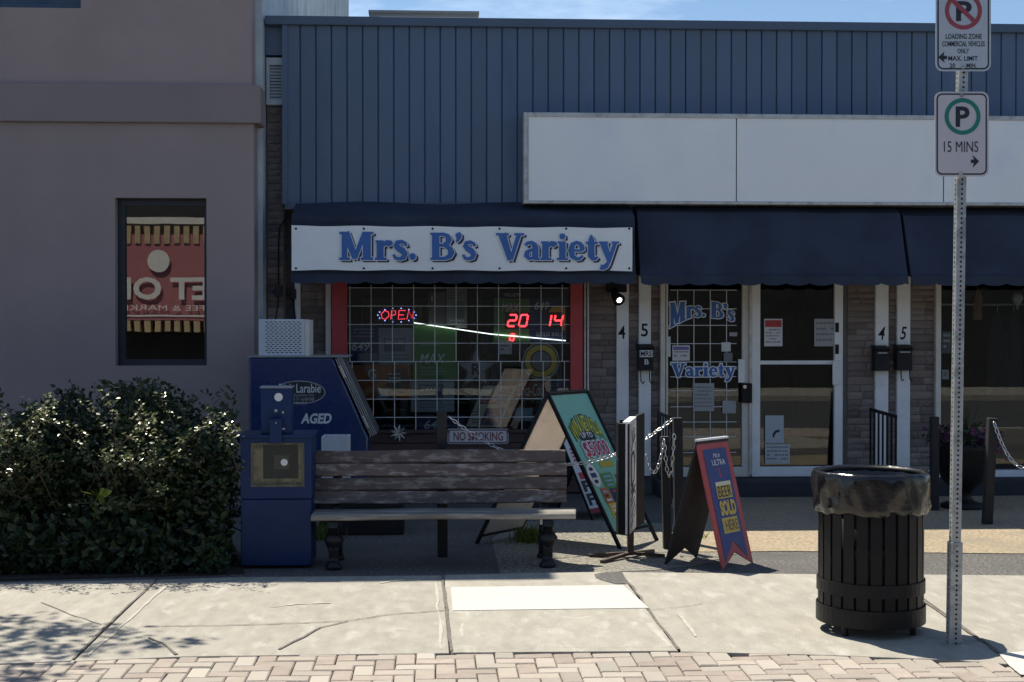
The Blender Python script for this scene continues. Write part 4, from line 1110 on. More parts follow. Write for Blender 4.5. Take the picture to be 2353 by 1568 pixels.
ch = MB().box(X_(598, YX), X_(668, YX), YX + .02, YX + .2, nz1 + .022, Z_(893, YX, 633)).build('coin_box', M['news_blue'], nw, bevel=.006)
MB().box(X_(596, YX), X_(670, YX), YX + .01, YX + .21, Z_(893, YX, 633), Z_(890, YX, 633) + .004).build('coin_box_top', pm('worn_blue_edge', (.16, .19, .25), .5), ch)
MB().box(X_(620, YX), X_(648, YX), YX - .035, YX + .02, Z_(1019, YX, 633), Z_(962, YX, 633)).build('coin_chute', M['news_blue'], ch, bevel=.005)
for px, py, r, mt in ((640, 913, .029, WHITE), (634, 944, .011, M['chrome']), (650, 948, .008, M['chrome'])):
    MB().tube([W(px, py, YX + .019), W(px, py, YX + .012)], r, 18).build('coin_dial' if r > .02 else 'screw', mt, ch)
MB().tube([W(634, 972, YX - .036), W(634, 972, YX - .041)], .006, 10).build('screw', M['chrome'], ch)
MB().box(X_(644, YX), X_(654, YX), YX + .010, YX + .019, Z_(988, YX, 650), Z_(984, YX, 650)).build('return_slot', M['alum'], ch)

# ================================================================== bench
YBN = 10.3
bx0, bx1 = X_(722, YBN), X_(1303, YBN)
bench = thing('park_bench', 'weathered brown slatted bench with iron legs in front of the shop window', 'bench', ((bx0 + bx1) / 2, YBN - .15, 0))
rb2 = random.Random(12)
def board(x0, x1, y, z, th, h, lean, mat, name):
    """one slightly bowed board; lean tips its top backwards"""
    mb = MB(); n = 14
    for i in range(n + 1):
        u = i / n; xx = x0 + (x1 - x0) * u
        wv = .003 * math.sin(u * 7 + z * 30) + rb2.uniform(-.0012, .0012)
        r = min(th, h) * .18
        prof = [(-th / 2, -h / 2 + r), (-th / 2 + r, -h / 2), (th / 2 - r, -h / 2), (th / 2, -h / 2 + r), (th / 2, h / 2 - r), (th / 2 - r, h / 2), (-th / 2 + r, h / 2), (-th / 2, h / 2 - r)]
        for a, b in prof: mb.v.append(Vector((xx, y + a + b * lean, z + b + wv - a * lean)))
    m = 8
    for i in range(n):
        for j in range(m): mb.f.append((i * m + j, i * m + (j + 1) % m, (i + 1) * m + (j + 1) % m, (i + 1) * m + j))
    mb.f.append(tuple(range(m))); mb.f.append(tuple(n * m + j for j in range(m))[::-1])
    return mb.build(name, mat, bench)
for k, (pt, pb) in enumerate(((1035, 1063), (1066, 1094), (1097, 1125), (1129, 1157))):
    yy = YBN + .05 - k * .025
    z1, z0 = Z_(pt, yy, 1000), Z_(pb, yy, 1000)
    board(bx0 + rb2.uniform(0, .01), bx1 - rb2.uniform(0, .012), yy, (z0 + z1) / 2, .034, z1 - z0, .25, M['benchwood'], 'back_slat')
seat_z = .385
for k in range(3):
    board(bx0 + .01, X_(1322, YBN - .38 + k * .135), YBN - .36 + k * .118, seat_z - .014 - k * .002, .108, .040, 0, M['seatwood'], 'seat_slat')
for px in (768, 1257):
    xx = X_(px, YBN - .25)
    prof = [(-.30, 0), (-.24, 0), (-.21, .07), (-.20, .14), (-.17, .20), (-.13, .24), (-.02, .27), (.05, .22), (.10, .10), (.13, 0), (.19, 0), (.16, .12), (.12, .26), (.10, .33), (.12, .45), (.16, .62), (.19, .78), (.155, .785), (.11, .62), (.06, .43),
            (.02, .345), (-.34, .345), (-.36, .30), (-.31, .27), (-.27, .22), (-.29, .14), (-.28, .08)]
    leg = MB().prism([(xx - .034, YBN - .06 + a, b) for a, b in prof], (.068, 0, 0)).build('leg', M['iron'], bench, bevel=.010)
    w = .062
    for (ya, za, rr) in ((-.245, .20, .072), (-.26, .015, .062), (.15, .015, .05)):
        MB().lathe((xx, YBN - .06 + ya, za), [(.001, rr * .9), (rr * .55, rr * .75), (rr, rr * .1), (rr * .85, -rr * .2 if za > .1 else -za), (rr * .45, -rr * 1.2 if za > .1 else -za)], 14).build('leg_boss', M['iron'], leg, smooth=True)
    if px > 1000:
        MB().box(xx - .055, xx - .035, YBN - .33, YBN - .29, .30, .35).build('bracket', M['white_bar'], bench, bevel=.004)

# ================================================================== chain fence
def post(base, top, w, label):
    t = thing('fence_post', label, 'post', base, 'dark posts of the chain fence')
    MB().bar(base, top, w, w).build('post', M['black_matte'], t, bevel=.006)
    return t
P1 = G(1017, 1279); P1t = W(1015, 945, P1.y)
post(P1, P1t, .075, 'dark square post behind the middle of the bench')
P2 = G(1560, 1246); P2t = W(1557, 960, P2.y)
post(P2, P2t, .07, 'dark post holding the chain end right of the box sign')
P3 = G(1534, 1262); P3t = W(1528, 1003, P3.y)
post(P3, P3t, .065, 'shorter dark post beside the red and blue beer sign')
P4 = G(2147, 1174); P4t = W(2147, 958, P4.y)
post(P4, P4t, .07, 'dark post left of the flower urn')
P5 = G(2268, 1206); P5t = W(2280, 961, P5.y)
post(P5, P5t, .075, 'leaning dark post right of the flower urn holding a shiny chain')
P6 = G(2420, 1216); P6t = W(2424, 965, P6.y)
lk = MB(); n1, n2 = 12, 5
for i in range(n1):
    t_ = 2 * math.pi * i / n1
    c_ = Vector((.017 * math.cos(t_) * 1.25, .0095 * math.sin(t_) * 1.1, 0)); o_ = Vector((math.cos(t_), math.sin(t_), 0))
    for j in range(n2):
        s_ = 2 * math.pi * j / n2
        lk.v.append(c_ + (o_ * math.cos(s_) + Vector((0, 0, 1)) * math.sin(s_)) * .0036)
for i in range(n1):
    for j in range(n2): lk.f.append((i * n2 + j, ((i + 1) % n1) * n2 + j, ((i + 1) % n1) * n2 + (j + 1) % n2, i * n2 + (j + 1) % n2))
lkme = as_mesh(lk, 'link', M['chrome']); lkme.polygons.foreach_set('use_smooth', [True] * len(lkme.polygons))
def chain(a, b, sag, label, size=1., mid=None):
    a, b = Vector(a), Vector(b)
    t = thing('chain', label, 'chain', a.lerp(b, .5) - Vector((0, 0, sag)), 'steel chains on the fence posts')
    N = 400; P = []
    for i in range(N + 1):
        u = i / N; p = a.lerp(b, u); p.z -= sag * 4 * u * (1 - u); P.append(p)
    pitch = .034 * size; acc = 0; k = 0
    for i in range(N):
        acc += (P[i + 1] - P[i]).length
        if acc >= pitch:
            acc = 0; d = (P[i + 1] - P[i]).normalized()
            q = d.to_track_quat('X', 'Z').to_euler()
            m = d.to_track_quat('X', 'Z').to_matrix() @ Matrix.Rotation(R(90 * (k % 2) + 35 + random.uniform(-12, 12)), 3, 'X')
            shared('link', lkme, t, P[i], m.to_euler(), (size, size, size)); k += 1
    return t
chain(P1t + Vector((.04, -.01, -.03)), P2t + Vector((-.035, -.03, -.0)), .36, 'long steel chain sagging behind the bench back and over the sandwich boards', 1.15)
def PW(px, py, y): return W(px, py, y)
yq = P3.y - .06
chain(PW(1526, 1006, yq), PW(1549, 1000, yq + .05), .30, 'bright chain loop hanging from the short post, right side', 1.15)
chain(PW(1484, 1040, yq), PW(1526, 1008, yq), .20, 'chain loop hanging from the short post towards the box sign', 1.1)
chain(P5t + Vector((-.01, -.045, -.01)), P6t, .40, 'shiny chain drooping from the leaning post at the right edge', 1.45)
post(P6, P6t, .07, 'fence post just outside the right edge of the picture')

# ================================================================== handrails beside the doors
def handrail(px_far, px_near, py_top_far, py_top_near, label, nbar):
    Xf = X_(px_far, YW - .05)
    zt1 = Z_(py_top_far, YW - .05, px_far); Yn = YW - .9; zt0 = Z_(py_top_near, Yn, px_near)
    t = thing('handrail', label, 'handrail', (Xf, YW - .45, 0), 'black handrails by the doors')
    MB().bar((Xf, YW - .08, zt1), (Xf, Yn, zt0), .02, .03).build('top_rail', M['black'], t)
    for i in range(nbar):
        u = i / (nbar - 1); yy = YW - .09 + (Yn - YW + .1) * u
        zf = DZ0 if yy > YW - .42 else 0
        MB().bar((Xf, yy, zf), (Xf, yy, zt1 + (zt0 - zt1) * u - .012), .016, .016).build('baluster', M['black'], t)
handrail(1998, 2060, 940, 958, 'black handrail with seven balusters in front of the right pier', 7)
handrail(1511, 1545, 948, 962, 'black handrail half hidden behind the chain posts left of the doors', 6)

# ================================================================== flower urn
un = thing('flower_urn', 'dark urn planter with purple flowers between the two right-hand posts', 'planter', G(2212, 1168))
ub = G(2212, 1168); Yu = ub.y; k_ = Yu / F_PX
MB().lathe(ub, [(.001, .0), (.20, .0), (.20, .04), (.10, .07), (.07, .12), (.10, .18), (.19, .26), (.235, .40), (.25, .54), (.27, .60), (.25, .60), (.22, .56), (.001, .55)], 28).build('urn', M['black'], un, smooth=True)
def leaves(mb, pts, size, rnd, up=.3, fold=.35, asp=1.9, face=None):
    for p in pts:
        d = Vector((rnd.gauss(0, 1), rnd.gauss(0, 1), rnd.gauss(up, .7)))
        if face:
            fn = Vector((face[0] + rnd.gauss(0, .45), face[1] + rnd.gauss(0, .45), face[2])).normalized()
            d = Vector((rnd.gauss(0, 1), rnd.gauss(0, 1), rnd.gauss(0, 1))).cross(fn)
        if d.length < .05: continue
        d.normalize(); s = fn.cross(d) if face else Vector((rnd.gauss(0, 1), rnd.gauss(0, 1), rnd.gauss(0, .5))).cross(d)
        if s.length < .05: continue
        s.normalize(); n = d.cross(s); L = size * rnd.uniform(.6, 1.3); w = L / asp / 2
        k = len(mb.v); p = Vector(p)
        mb.v += [p, p + d * L * .45 + s * w + n * w * fold, p + d * L, p + d * L * .45 - s * w + n * w * fold]
        mb.f += [(k, k + 1, k + 2), (k, k + 2, k + 3)]
ru = random.Random(9)
mb = MB(); leaves(mb, [ub + Vector((ru.gauss(0, .13), ru.gauss(0, .11), .60 + abs(ru.gauss(0, .07)))) for _ in range(420)], .06, ru)
tag(mb.build('foliage', M['leaf'], un), kind='stuff')
mb = MB(); leaves(mb, [ub + Vector((s_ * .17 + ru.gauss(0, .07), ru.gauss(-.04, .08), .62 + ru.gauss(0, .06))) for s_ in (-1, 1, 1) for _ in range(140)], .045, ru, asp=1.1)
tag(mb.build('flowers', pm('purple_petal', (.13, .03, .11), .6, var=.4, scale=20, trans=.3), un), kind='stuff')
mb = MB()
for i in range(5):
    a0 = ub + Vector((ru.uniform(-.05, .08), 0, .58)); tip = ub + Vector((ru.uniform(-.1, .16), ru.uniform(-.05, .05), ru.uniform(.9, 1.15)))
    mb.tube([a0, a0.lerp(tip, .5) + Vector((.02, 0, .03)), tip], [.012, .010, .002], 5)
mb.build('spikes', M['leaf'], un)

# ================================================================== sandwich boards
def quad_map(tl, tr, bl, br):
    tl, tr, bl, br = map(Vector, (tl, tr, bl, br))
    return lambda u, v: (bl * (1 - u) + br * u) * (1 - v) + (tl * (1 - u) + tr * u) * v
def leaf_board(t, f, n, mat, name, v0=0., v1=1., frame=None, fw=.03, th=.012):
    """panel over the part v0..v1 of a leaf, with an optional metal rim"""
    n = Vector(n)
    o = MB().prism([f(0, v0), f(1, v0), f(1, v1), f(0, v1)], n * -th).build(name, mat, t)
    if frame:
        for a, b, nm in ((( 0, 0), (0, 1), 'frame_leg'), ((1, 0), (1, 1), 'frame_leg'), ((0, v0), (1, v0), 'frame_rail'), ((0, 1), (1, 1), 'frame_rail')):
            MB().bar(f(*a), f(*b), fw, fw, up=n).build(nm, frame, t)
    return o
def on_leaf(t, f, n, mat, u0, u1, v0, v1, lift=.004, name='print'):
    n = Vector(n) * lift
    return MB().add([f(u0, v0) + n, f(u1, v0) + n, f(u1, v1) + n, f(u0, v1) + n], [(0, 1, 2, 3)]).build(name, mat, t)
def leaf_text(s, t, f, n, mat, u0, u1, v0, v1, lift=.006, **k):
    return lettering(s, mat, t, f(u0, v0), f(u1, v0), f(u0, v1), Vector(n) * lift, **k)
RN, RF, LN = G(1426, 1263), G(1510, 1243), G(1095, 1250)
LF = LN + (RF - RN)
mid = (RN + LN) / 2; top_n = Vector((mid.x, mid.y, Z_(905, mid.y, 1260))); top_f = top_n + (RF - RN)
sb = thing('sandwich_board', 'teal NEVADA $5000 sandwich board in a black frame beside the bench', 'sandwich board', mid)
fR = quad_map(top_n, top_f, RN, RF)
nR = (RF - RN).cross(top_n - RN).normalized(); nR = nR if nR.x > 0 else -nR
leaf_board(sb, fR, nR, M['teal'], 'front_panel', .10, .985, M['black'], .024)
fL = quad_map(top_n, top_f, LN, LF)
nL = (LF - LN).cross(top_n - LN).normalized(); nL = nL if nL.x < 0 else -nL
leaf_board(sb, fL, nL, M['cream_board'], 'back_panel', .06, .985, M['black'], .024)
def arcw(a, b): return a, b * .62 + .38 * (1 - (2 * a - 1) ** 2)
leaf_text('WIN NEVADA', sb, fR, nR, flat('lettering_dark', (.02, .05, .03)), .12, .90, .665, .855, .005, bold=.05, warp=arcw)
leaf_text('WIN NEVADA', sb, fR, nR, flat('lettering_yellow', (.62, .58, .06)), .14, .88, .675, .845, .007, bold=.01, warp=arcw)
on_leaf(sb, fR, nR, INK, .27, .66, .685, .745, .006)
leaf_text('UP TO', sb, fR, nR, WHITE, .32, .60, .70, .735, .008, bold=.03)
leaf_text('$5000', sb, fR, nR, WHITE, .20, .87, .555, .685, .009, bold=.075)
leaf_text('$5000', sb, fR, nR, flat('crimson', (.40, .02, .07)), .23, .84, .565, .675, .011, bold=.01)
on_leaf(sb, fR, nR, flat('mustard', (.42, .36, .04)), .46, .80, .505, .545)
def leaf_ellipse(t, f, n, mat, u, v, ru_, rv, lift=.005):
    MB().add([f(u + ru_ * math.cos(2 * math.pi * i / 24), v + rv * math.sin(2 * math.pi * i / 24)) + Vector(n) * lift for i in range(24)], [tuple(range(24))]).build('emblem', mat, t)
leaf_ellipse(sb, fR, nR, WHITE, .17, .465, .13, .075); on_leaf(sb, fR, nR, NAVY, .10, .24, .45, .48, .0065); leaf_ellipse(sb, fR, nR, INK, .17, .505, .05, .012, .0065); leaf_ellipse(sb, fR, nR, INK, .17, .425, .05, .012, .0065)
rnd = random.Random(21)
for u, v, w, h, mt in ((.34, .37, .28, .10, GREEN), (.70, .39, .26, .06, RED), (.18, .28, .18, .10, ORANGE), (.40, .26, .26, .12, NAVY), (.70, .25, .26, .13, CREAM), (.20, .19, .26, .09, YELLOW), (.52, .155, .30, .10, WHITE), (.30, .13, .2, .06, flat('lime', (.3, .42, .05)))):
    leaf_tick = on_leaf(sb, fR, nR, mt, u, u + w, v, v + h, .004 + rnd.uniform(.0005, .003))
    for q in range(3):
        on_leaf(sb, fR, nR, rnd.choice([INK, WHITE, RED, SKYB]), u + w * .15, u + w * rnd.uniform(.5, .9), v + h * (.15 + .27 * q), v + h * (.28 + .27 * q), .0085)
on_leaf(sb, fR, nR, INK, .22, .95, .118, .17 - .012, .0095); leaf_text("MRS. B'S", sb, fR, nR, WHITE, .26, .92, .122, .152, .011, bold=.02)
# second board behind it
o2 = Vector((-.02, .55, 0))
rn2, rf2 = G(1362, 1196), G(1362, 1196) + (RF - RN) * 1.0
ln2 = rn2 + Vector((-.62, .1, 0)); tp2 = W(1279, 985, rn2.y + .05); tf2 = tp2 + (rf2 - rn2)
s2 = thing('sandwich_board', 'white phone and fax sandwich board with red leaf behind the teal one', 'sandwich board', (rn2 + ln2) / 2)
f2 = quad_map(tp2, tf2, rn2, rf2); n2_ = (rf2 - rn2).cross(tp2 - rn2).normalized(); n2_ = n2_ if n2_.x > 0 else -n2_
leaf_board(s2, f2, n2_, flat('board_white', (.50, .55, .62)), 'front_panel', .06, .98, M['black'], .016)
f2l = quad_map(tp2, tf2, ln2, ln2 + (rf2 - rn2)); n2l = -Vector((n2_.x, -n2_.y, -n2_.z))
leaf_board(s2, f2l, n2l, flat('board_slate', (.06, .075, .10)), 'back_panel', .06, .98, M['black'], .025)
on_leaf(s2, f2, n2_, RED, .3, .95, .62, .78); on_leaf(s2, f2, n2_, RED, .1, .9, .44, .51)
for q in range(4): on_leaf(s2, f2, n2_, RED, .12, .32, .635 + q * .04, .655 + q * .04)
leaf_text('PH:', s2, f2, n2_, INK, .08, .8, .30, .42, bold=.04); leaf_text('FAX:', s2, f2, n2_, INK, .08, .98, .15, .28, bold=.04); on_leaf(s2, f2, n2_, MAROON, .0, 1, .065, .12)

# beer sign with swallow tails
QN, QF, KN = G(1661, 1311), G(1731, 1294), G(1526, 1298)
KF = KN + (QF - QN)
qt = (QN + KN) / 2; ht = Z_(1014, qt.y, 1600)
tN = Vector((qt.x + .02, qt.y, ht)); tF = tN + (QF - QN)
bs = thing('sandwich_board', 'red and blue swallow-tailed beer sandwich board on the asphalt', 'sandwich board', (QN + KF) / 2)
fb = quad_map(tN, tF, QN, QF); nb_ = (QF - QN).cross(tN - QN).normalized(); nb_ = nb_ if nb_.x > 0 else -nb_
def swallow(f, n, th, a=0., lift=0., notch=.115):
    n = Vector(n)
    v0 = a * .42
    return MB().prism([f(a, v0) + n * lift, f(.5, notch + a * .5) + n * lift, f(1 - a, v0) + n * lift, f(1 - a, 1 - a * .55) + n * lift, f(a, 1 - a * .55) + n * lift], n * -th)
swallow(fb, nb_, .012).build('front_panel', pm('beer_red', (.36, .045, .05), .5, var=.06), bs)
swallow(fb, nb_, .001, .135, .003, .135).build('front_field', pm('beer_blue', (.018, .035, .17), .5, var=.06), bs)
leaf_text('Mich', bs, fb, nb_, WHITE, .40, .62, .855, .89, .006, shear=.4); leaf_text('ULTRA', bs, fb, nb_, WHITE, .33, .75, .795, .84, .006, bold=.005)
on_leaf(bs, fb, nb_, RED, .50, .53, .70, .775)
GOLD = flat('gold', (.50, .36, .07))
on_leaf(bs, fb, nb_, GOLD, .30, .78, .535, .665, .004)
leaf_text('BEER', bs, fb, nb_, INK, .335, .76, .545, .63, .006, bold=.0); on_leaf(bs, fb, nb_, CREAM, .30, .78, .635, .665, .006)
leaf_text('SOLD', bs, fb, nb_, GOLD, .29, .80, .40, .52, .006, bold=.06)
on_leaf(bs, fb, nb_, GOLD, .28, .78, .265, .385, .004); leaf_text('HERE', bs, fb, nb_, BROWNP, .36, .76, .285, .365, .006)
fk = quad_map(tN, tF, KN, KF); nk = (KF - KN).cross(tN - KN).normalized(); nk = nk if nk.x < 0 else -nk
swallow(fk, nk, .012).build('back_panel', M['black_matte'], bs)
MB().bar(tN + Vector((0, 0, .005)), tF + Vector((0, 0, .005)), .022, .014).build('hinge', M['white_bar'], bs)

# box sign on a cross foot
YK = G(1452, 1286).y
bx = thing('box_sign', 'black framed narrow white sign standing on a rusty cross foot', 'sign', G(1452, 1286))
bb = G(1452, 1286)
zb0, zb1 = Z_(1228, YK, 1455), Z_(972, YK, 1455)
px_ = lambda p: X_(p, YK)
# two deep side cheeks with the sign face set obliquely between them
cheekA = MB().prism([(px_(1420), YK - .02, zb0), (px_(1443), YK - .10, zb0), (px_(1443), YK + .05, zb0), (px_(1420), YK + .10, zb0)], (0, 0, zb1 - zb0)).build('side_cheek', M['black'], bx, bevel=.006)
cheekB = MB().prism([(px_(1468), YK + .12, zb0 + .03), (px_(1491), YK + .20, zb0 + .05), (px_(1491), YK + .30, zb0 + .05), (px_(1468), YK + .24, zb0 + .03)], (0, 0, zb1 - zb0 + .01)).build('side_cheek', M['black'], bx, bevel=.006)
fa, fb_ = Vector((px_(1443), YK - .09, zb0 + .01)), Vector((px_(1468.5), YK + .13, zb0 + .035))
hh = Vector((0, 0, zb1 - zb0 - .01)); ext = Vector((.012, .02, 0))
nF = (fb_ - fa).cross(hh).normalized(); nF = nF if nF.y < 0 else -nF
MB().prism([fa, fb_, fb_ + hh, fa + hh], -nF * .03).build('face', pm('bright_board', (.80, .77, .76), .5, var=.04, trans=.4), bx)
MB().prism([fa + hh, fb_ + hh, fb_ + hh + Vector((0, 0, .012)), fa + hh + Vector((0, 0, .012))], -nF * .05).build('top_edge', M['white_bar'], bx)
fF = quad_map(fa + hh, fb_ + hh, fa, fb_)
rnd = random.Random(4)
strokes = MB()
def stroke(u0, v0, u1, v1, w):
    a, b = fF(u0, v0) + nF * .003, fF(u1, v1) + nF * .003
    d = (b - a).normalized().cross(nF) * w
    strokes.add([a - d, a + d, b + d, b - d], [(0, 1, 2, 3)])
for (u0, v0, u1, v1, w) in ((.3, .92, .45, .80, .008), (.5, .94, .62, .82, .008), (.75, .93, .7, .84, .008), (.45, .80, .8, .86, .008), (.2, .74, .6, .84, .007), (.78, .80, .74, .60, .009), (.25, .70, .25, .42, .012), (.25, .70, .55, .72, .011), (.55, .72, .68, .62, .012), (.68, .62, .62, .46, .012), (.62, .46, .3, .42, .010),
                          (.2, .36, .5, .42, .010), (.5, .42, .4, .34, .010), (.4, .34, .8, .41, .010), (.2, .28, .55, .36, .009), (.6, .37, .8, .33, .009), (.2, .24, .7, .30, .006), (.25, .14, .75, .26, .007), (.7, .12, .8, .22, .007), (.3, .07, .55, .15, .006), (.15, .05, .5, .10, .004)):
    stroke(u0, v0, u1, v1, w)
strokes.build('hand_lettering', flat('navy_ink', (.02, .03, .07)), bx)
MB().tube([(px_(1430), YK, zb1), (px_(1430), YK, zb1 + .022)], .02, 10).build('cap', M['black'], bx)
rust = pm('rusty_steel', (.06, .034, .026), .7, var=.4, scale=20)
MB().bar(bb + Vector((0, .08, .02)), (bb.x, bb.y + .08, zb0 + .02), .045, .045).build('stem', rust, bx)
for q in ((-.30, .06), (.25, .02), (-.24, -.22), (.20, .26)):
    MB().bar(bb + Vector((0, .08, .035)), bb + Vector((q[0], q[1] + .04, .015)), .03, .022).build('foot', rust, bx)

# NO SMOKING plate on the boards under the window, snowflake ornament, white crate
Yn_ = YW - .05
ns_ = thing('no_smoking_sign', 'white NO SMOKING plate with red letters above the bench', 'sign', W(1098, 1021, Yn_))
mb = MB()
def rrect(x0, x1, y0, y1, r, Y, n=5):
    pts = []
    for cx_, cy_, a0 in ((x1 - r, y1 - r, 0), (x0 + r, y1 - r, 90), (x0 + r, y0 + r, 180), (x1 - r, y0 + r, 270)):
        for i in range(n + 1):
            a = R(a0 + 90 * i / n); pts.append(W(cx_ + r * math.cos(a), cy_ + r * math.sin(a), Y))
    return pts
MB().prism(rrect(1028, 1169, 985, 1021, 6, Yn_), (0, .008, 0)).build('plate', GREY, ns_)
MB().prism(rrect(1031, 1166, 988, 1018, 4, Yn_ - .001), (0, .0005, 0)).build('border', MAROON, ns_)
MB().prism(rrect(1033, 1164, 990, 1016, 3, Yn_ - .002), (0, .0005, 0)).build('field', WHITE, ns_)
ptext('NO SMOKING', flat('sign_maroon', (.25, .03, .05)), ns_, 1042, 1156, 993, 1013, Yn_ - .004, bold=.015)
orn = thing('snowflake_ornament', 'small silver snowflake ornament on the brown boards above the bench', 'ornament', W(915, 1012, Yn_))
oc = W(915, 996, Yn_)
for i in range(9):
    a = 2 * math.pi * i / 9
    d = Vector((math.cos(a), -.25 * (i % 2), math.sin(a)))
    MB().tube([oc, oc + d * .05, oc + d * .085], [.012, .014, .003], 5).build('spike', M['alum'], orn)
wc = thing('white_crate', 'white plastic crate with scalloped rim behind the bench', 'crate', W(768, 1160, 11.6))
Yc_ = 11.6; zc1 = Z_(1005, Yc_, 770)
x0, x1 = X_(738, Yc_), X_(800, Yc_)
pts = [(x0, Yc_, .34), (x1, Yc_, .34), (x1, Yc_, zc1), (x0 + (x1 - x0) * .7, Yc_, zc1), (x0 + (x1 - x0) * .6, Yc_, zc1 + .02), (x0 + (x1 - x0) * .4, Yc_, zc1 + .02), (x0 + (x1 - x0) * .3, Yc_, zc1), (x0, Yc_, zc1)]
MB().prism(pts, (0, .015, 0)).build('front_panel', WHITE, wc)
MB().box(x0, x0 + .015, Yc_ + .016, Yc_ + .3, .34, zc1).box(x1 - .015, x1, Yc_ + .016, Yc_ + .3, .34, zc1).box(x0 + .016, x1 - .016, Yc_ + .285, Yc_ + .3, .34, zc1).box(x0 + .016, x1 - .016, Yc_ + .016, Yc_ + .285, .34, .36).build('box', WHITE, wc)
bk = thing('black_crate', 'low black crate on the ground under the white crate behind the bench', 'crate', (X_(832, Yc_), Yc_ + .15, 0))
MB().box(X_(735, Yc_), X_(928, Yc_), Yc_ - .02, Yc_ + .34, .0, .30).build('box', M['black_matte'], bk, bevel=.01)
MB().box(X_(733, Yc_), X_(930, Yc_), Yc_ - .03, Yc_ + .35, .301, .338).build('rim', M['black'], bk, bevel=.008)

# ================================================================== litter bin
bc = G(2000, 1452)
bin_ = thing('litter_bin', 'round black slatted litter bin with a bin bag, beside the sign post', 'litter bin', bc)
sB = F_PX / (bc - CAM).dot(_F)
RB = .283; zR = .86
NS = 24
slat = MB()
prof = [(RB, .10), (RB, .70), (RB + .012, .80), (RB + .02, .84)]
hw = .0295
for r, z in prof: slat.v += [Vector((r, -hw, z)), Vector((r, hw, z)), Vector((r - .006, hw, z)), Vector((r - .006, -hw, z))]
for i in range(3):
    for j in range(4): slat.f.append((i * 4 + j, i * 4 + (j + 1) % 4, i * 4 + 4 + (j + 1) % 4, i * 4 + 4 + j))
slat.f += [(3, 2, 1, 0), (12, 13, 14, 15)]
sme = as_mesh(slat, 'slat', M['black'])
for i in range(NS): shared('slat', sme, bin_, bc, (0, 0, 2 * math.pi * i / NS + .07))
def hoop(r, z0, z1, th=.008):
    return MB().lathe(bc, [(r, z0), (r, z1), (r - th, z1), (r - th, z0), (r, z0)], 48)
hoop(RB + .010, .235, .305).build('lower_band', M['black'], bin_, smooth=False)
hoop(RB + .013, .070, .165).build('base_band', M['black'], bin_)
hoop(RB - .01, .45, .49, .006).build('inner_band', M['black'], bin_)
MB().lathe(bc, [(RB + .01, zR), (RB + .022, zR + .01), (RB + .022, zR + .028), (RB - .005, zR + .03), (RB - .01, zR), (RB + .01, zR)], 48).build('rim', M['black'], bin_, smooth=True)
rnd = random.Random(6)
ph = [rnd.uniform(0, 6) for _ in range(8)]
def bagw(i, j, t):
    k = min(1, i / 6)
    return (.006 * math.sin(t * 9 + ph[0] + i * .7) * k + .004 * math.sin(t * 23 + ph[1] - i) * k + rnd.uniform(-.0015, .0015), .007 * math.sin(t * 6 + ph[2]) * (1 if i > 8 else .15) + .004 * math.sin(t * 17 + ph[3]) * (1 if i > 7 else 0))
bp_ = [(RB - .02, .70), (RB - .012, zR), (RB + .012, zR + .036), (RB + .026, zR + .034), (RB + .034, zR + .01), (RB + .034, zR - .03), (RB + .032, zR - .07), (RB + .030, zR - .11), (RB + .030, zR - .15), (RB + .026, zR - .18), (RB + .016, zR - .185)]
MB().lathe(bc, bp_, 96, bagw).build('bin_bag', M['plastic'], bin_, smooth=True)
MB().lathe(bc, [(.001, .11), (RB - .035, .11), (RB - .03, .78), (RB - .04, .78), (RB - .045, .14), (.001, .14)], 32).build('liner', M['black_matte'], bin_, smooth=True)
for a in (40, 140, 220, 320):
    p = bc + Vector((math.cos(R(a)), math.sin(R(a)), 0)) * (RB - .04)
    MB().tube([p + Vector((0, 0, .012)), p + Vector((0, 0, .11))], .018, 10).build('foot', M['black'], bin_)

# ================================================================== sign post with two parking signs
pb = G(2191, 1485); pdep = (pb - CAM).dot(_F); YPst = pb.y
ptop = W(2214, -75, YPst)
sp = thing('sign_post', 'perforated steel post with no-parking and 15 minute parking signs', 'sign post', pb)
pw_ = .050; rotp = R(0)
axd = (ptop - pb).normalized()
def sq_tube(a, b, w, name):
    c, s_ = math.cos(rotp) * w / 2, math.sin(rotp) * w / 2
    cor = [Vector((-c + s_ * 1, -s_ - c, 0)), Vector((c + s_, s_ - c, 0)), Vector((c - s_, s_ + c, 0)), Vector((-c - s_, -s_ + c, 0))]
    return MB().prism([a + q for q in cor], b - a).build(name, M['galv'], sp, bevel=.005), cor
psp, cor = sq_tube(pb, ptop, pw_, 'post')
sl_top = pb + axd * ((Z_(1245, YPst, 2195) - 0) / axd.z)
slv, cor2 = sq_tube(pb - Vector((0, 0, .0)), sl_top, pw_ + .014, 'sleeve')
MB().tube([sl_top + (cor2[0] + cor2[1]) / 2 * 1.0 - axd * .03, sl_top + (cor2[0] + cor2[1]) / 2 * 1.25 - axd * .03], .011, 10).build('bolt', M['alum'], slv)
def holes(o, cr, a, b, nm):
    mb = MB(); L = (b - a).length; k = 0
    for (p, q) in ((0, 1), (3, 0)):
        m = (cr[p] + cr[q]) / 2; nn = m.normalized(); d = .022
        while d < L - .01:
            mb.disc(a + axd * d + m + nn * .0012, .0062, nn, 8); d += .0254
    mb.build(nm, M['black'], o)
holes(psp, cor, sl_top + axd * .004, ptop, 'punched_holes'); holes(slv, cor2, pb, sl_top, 'punched_holes')
YS_ = YPst - .045
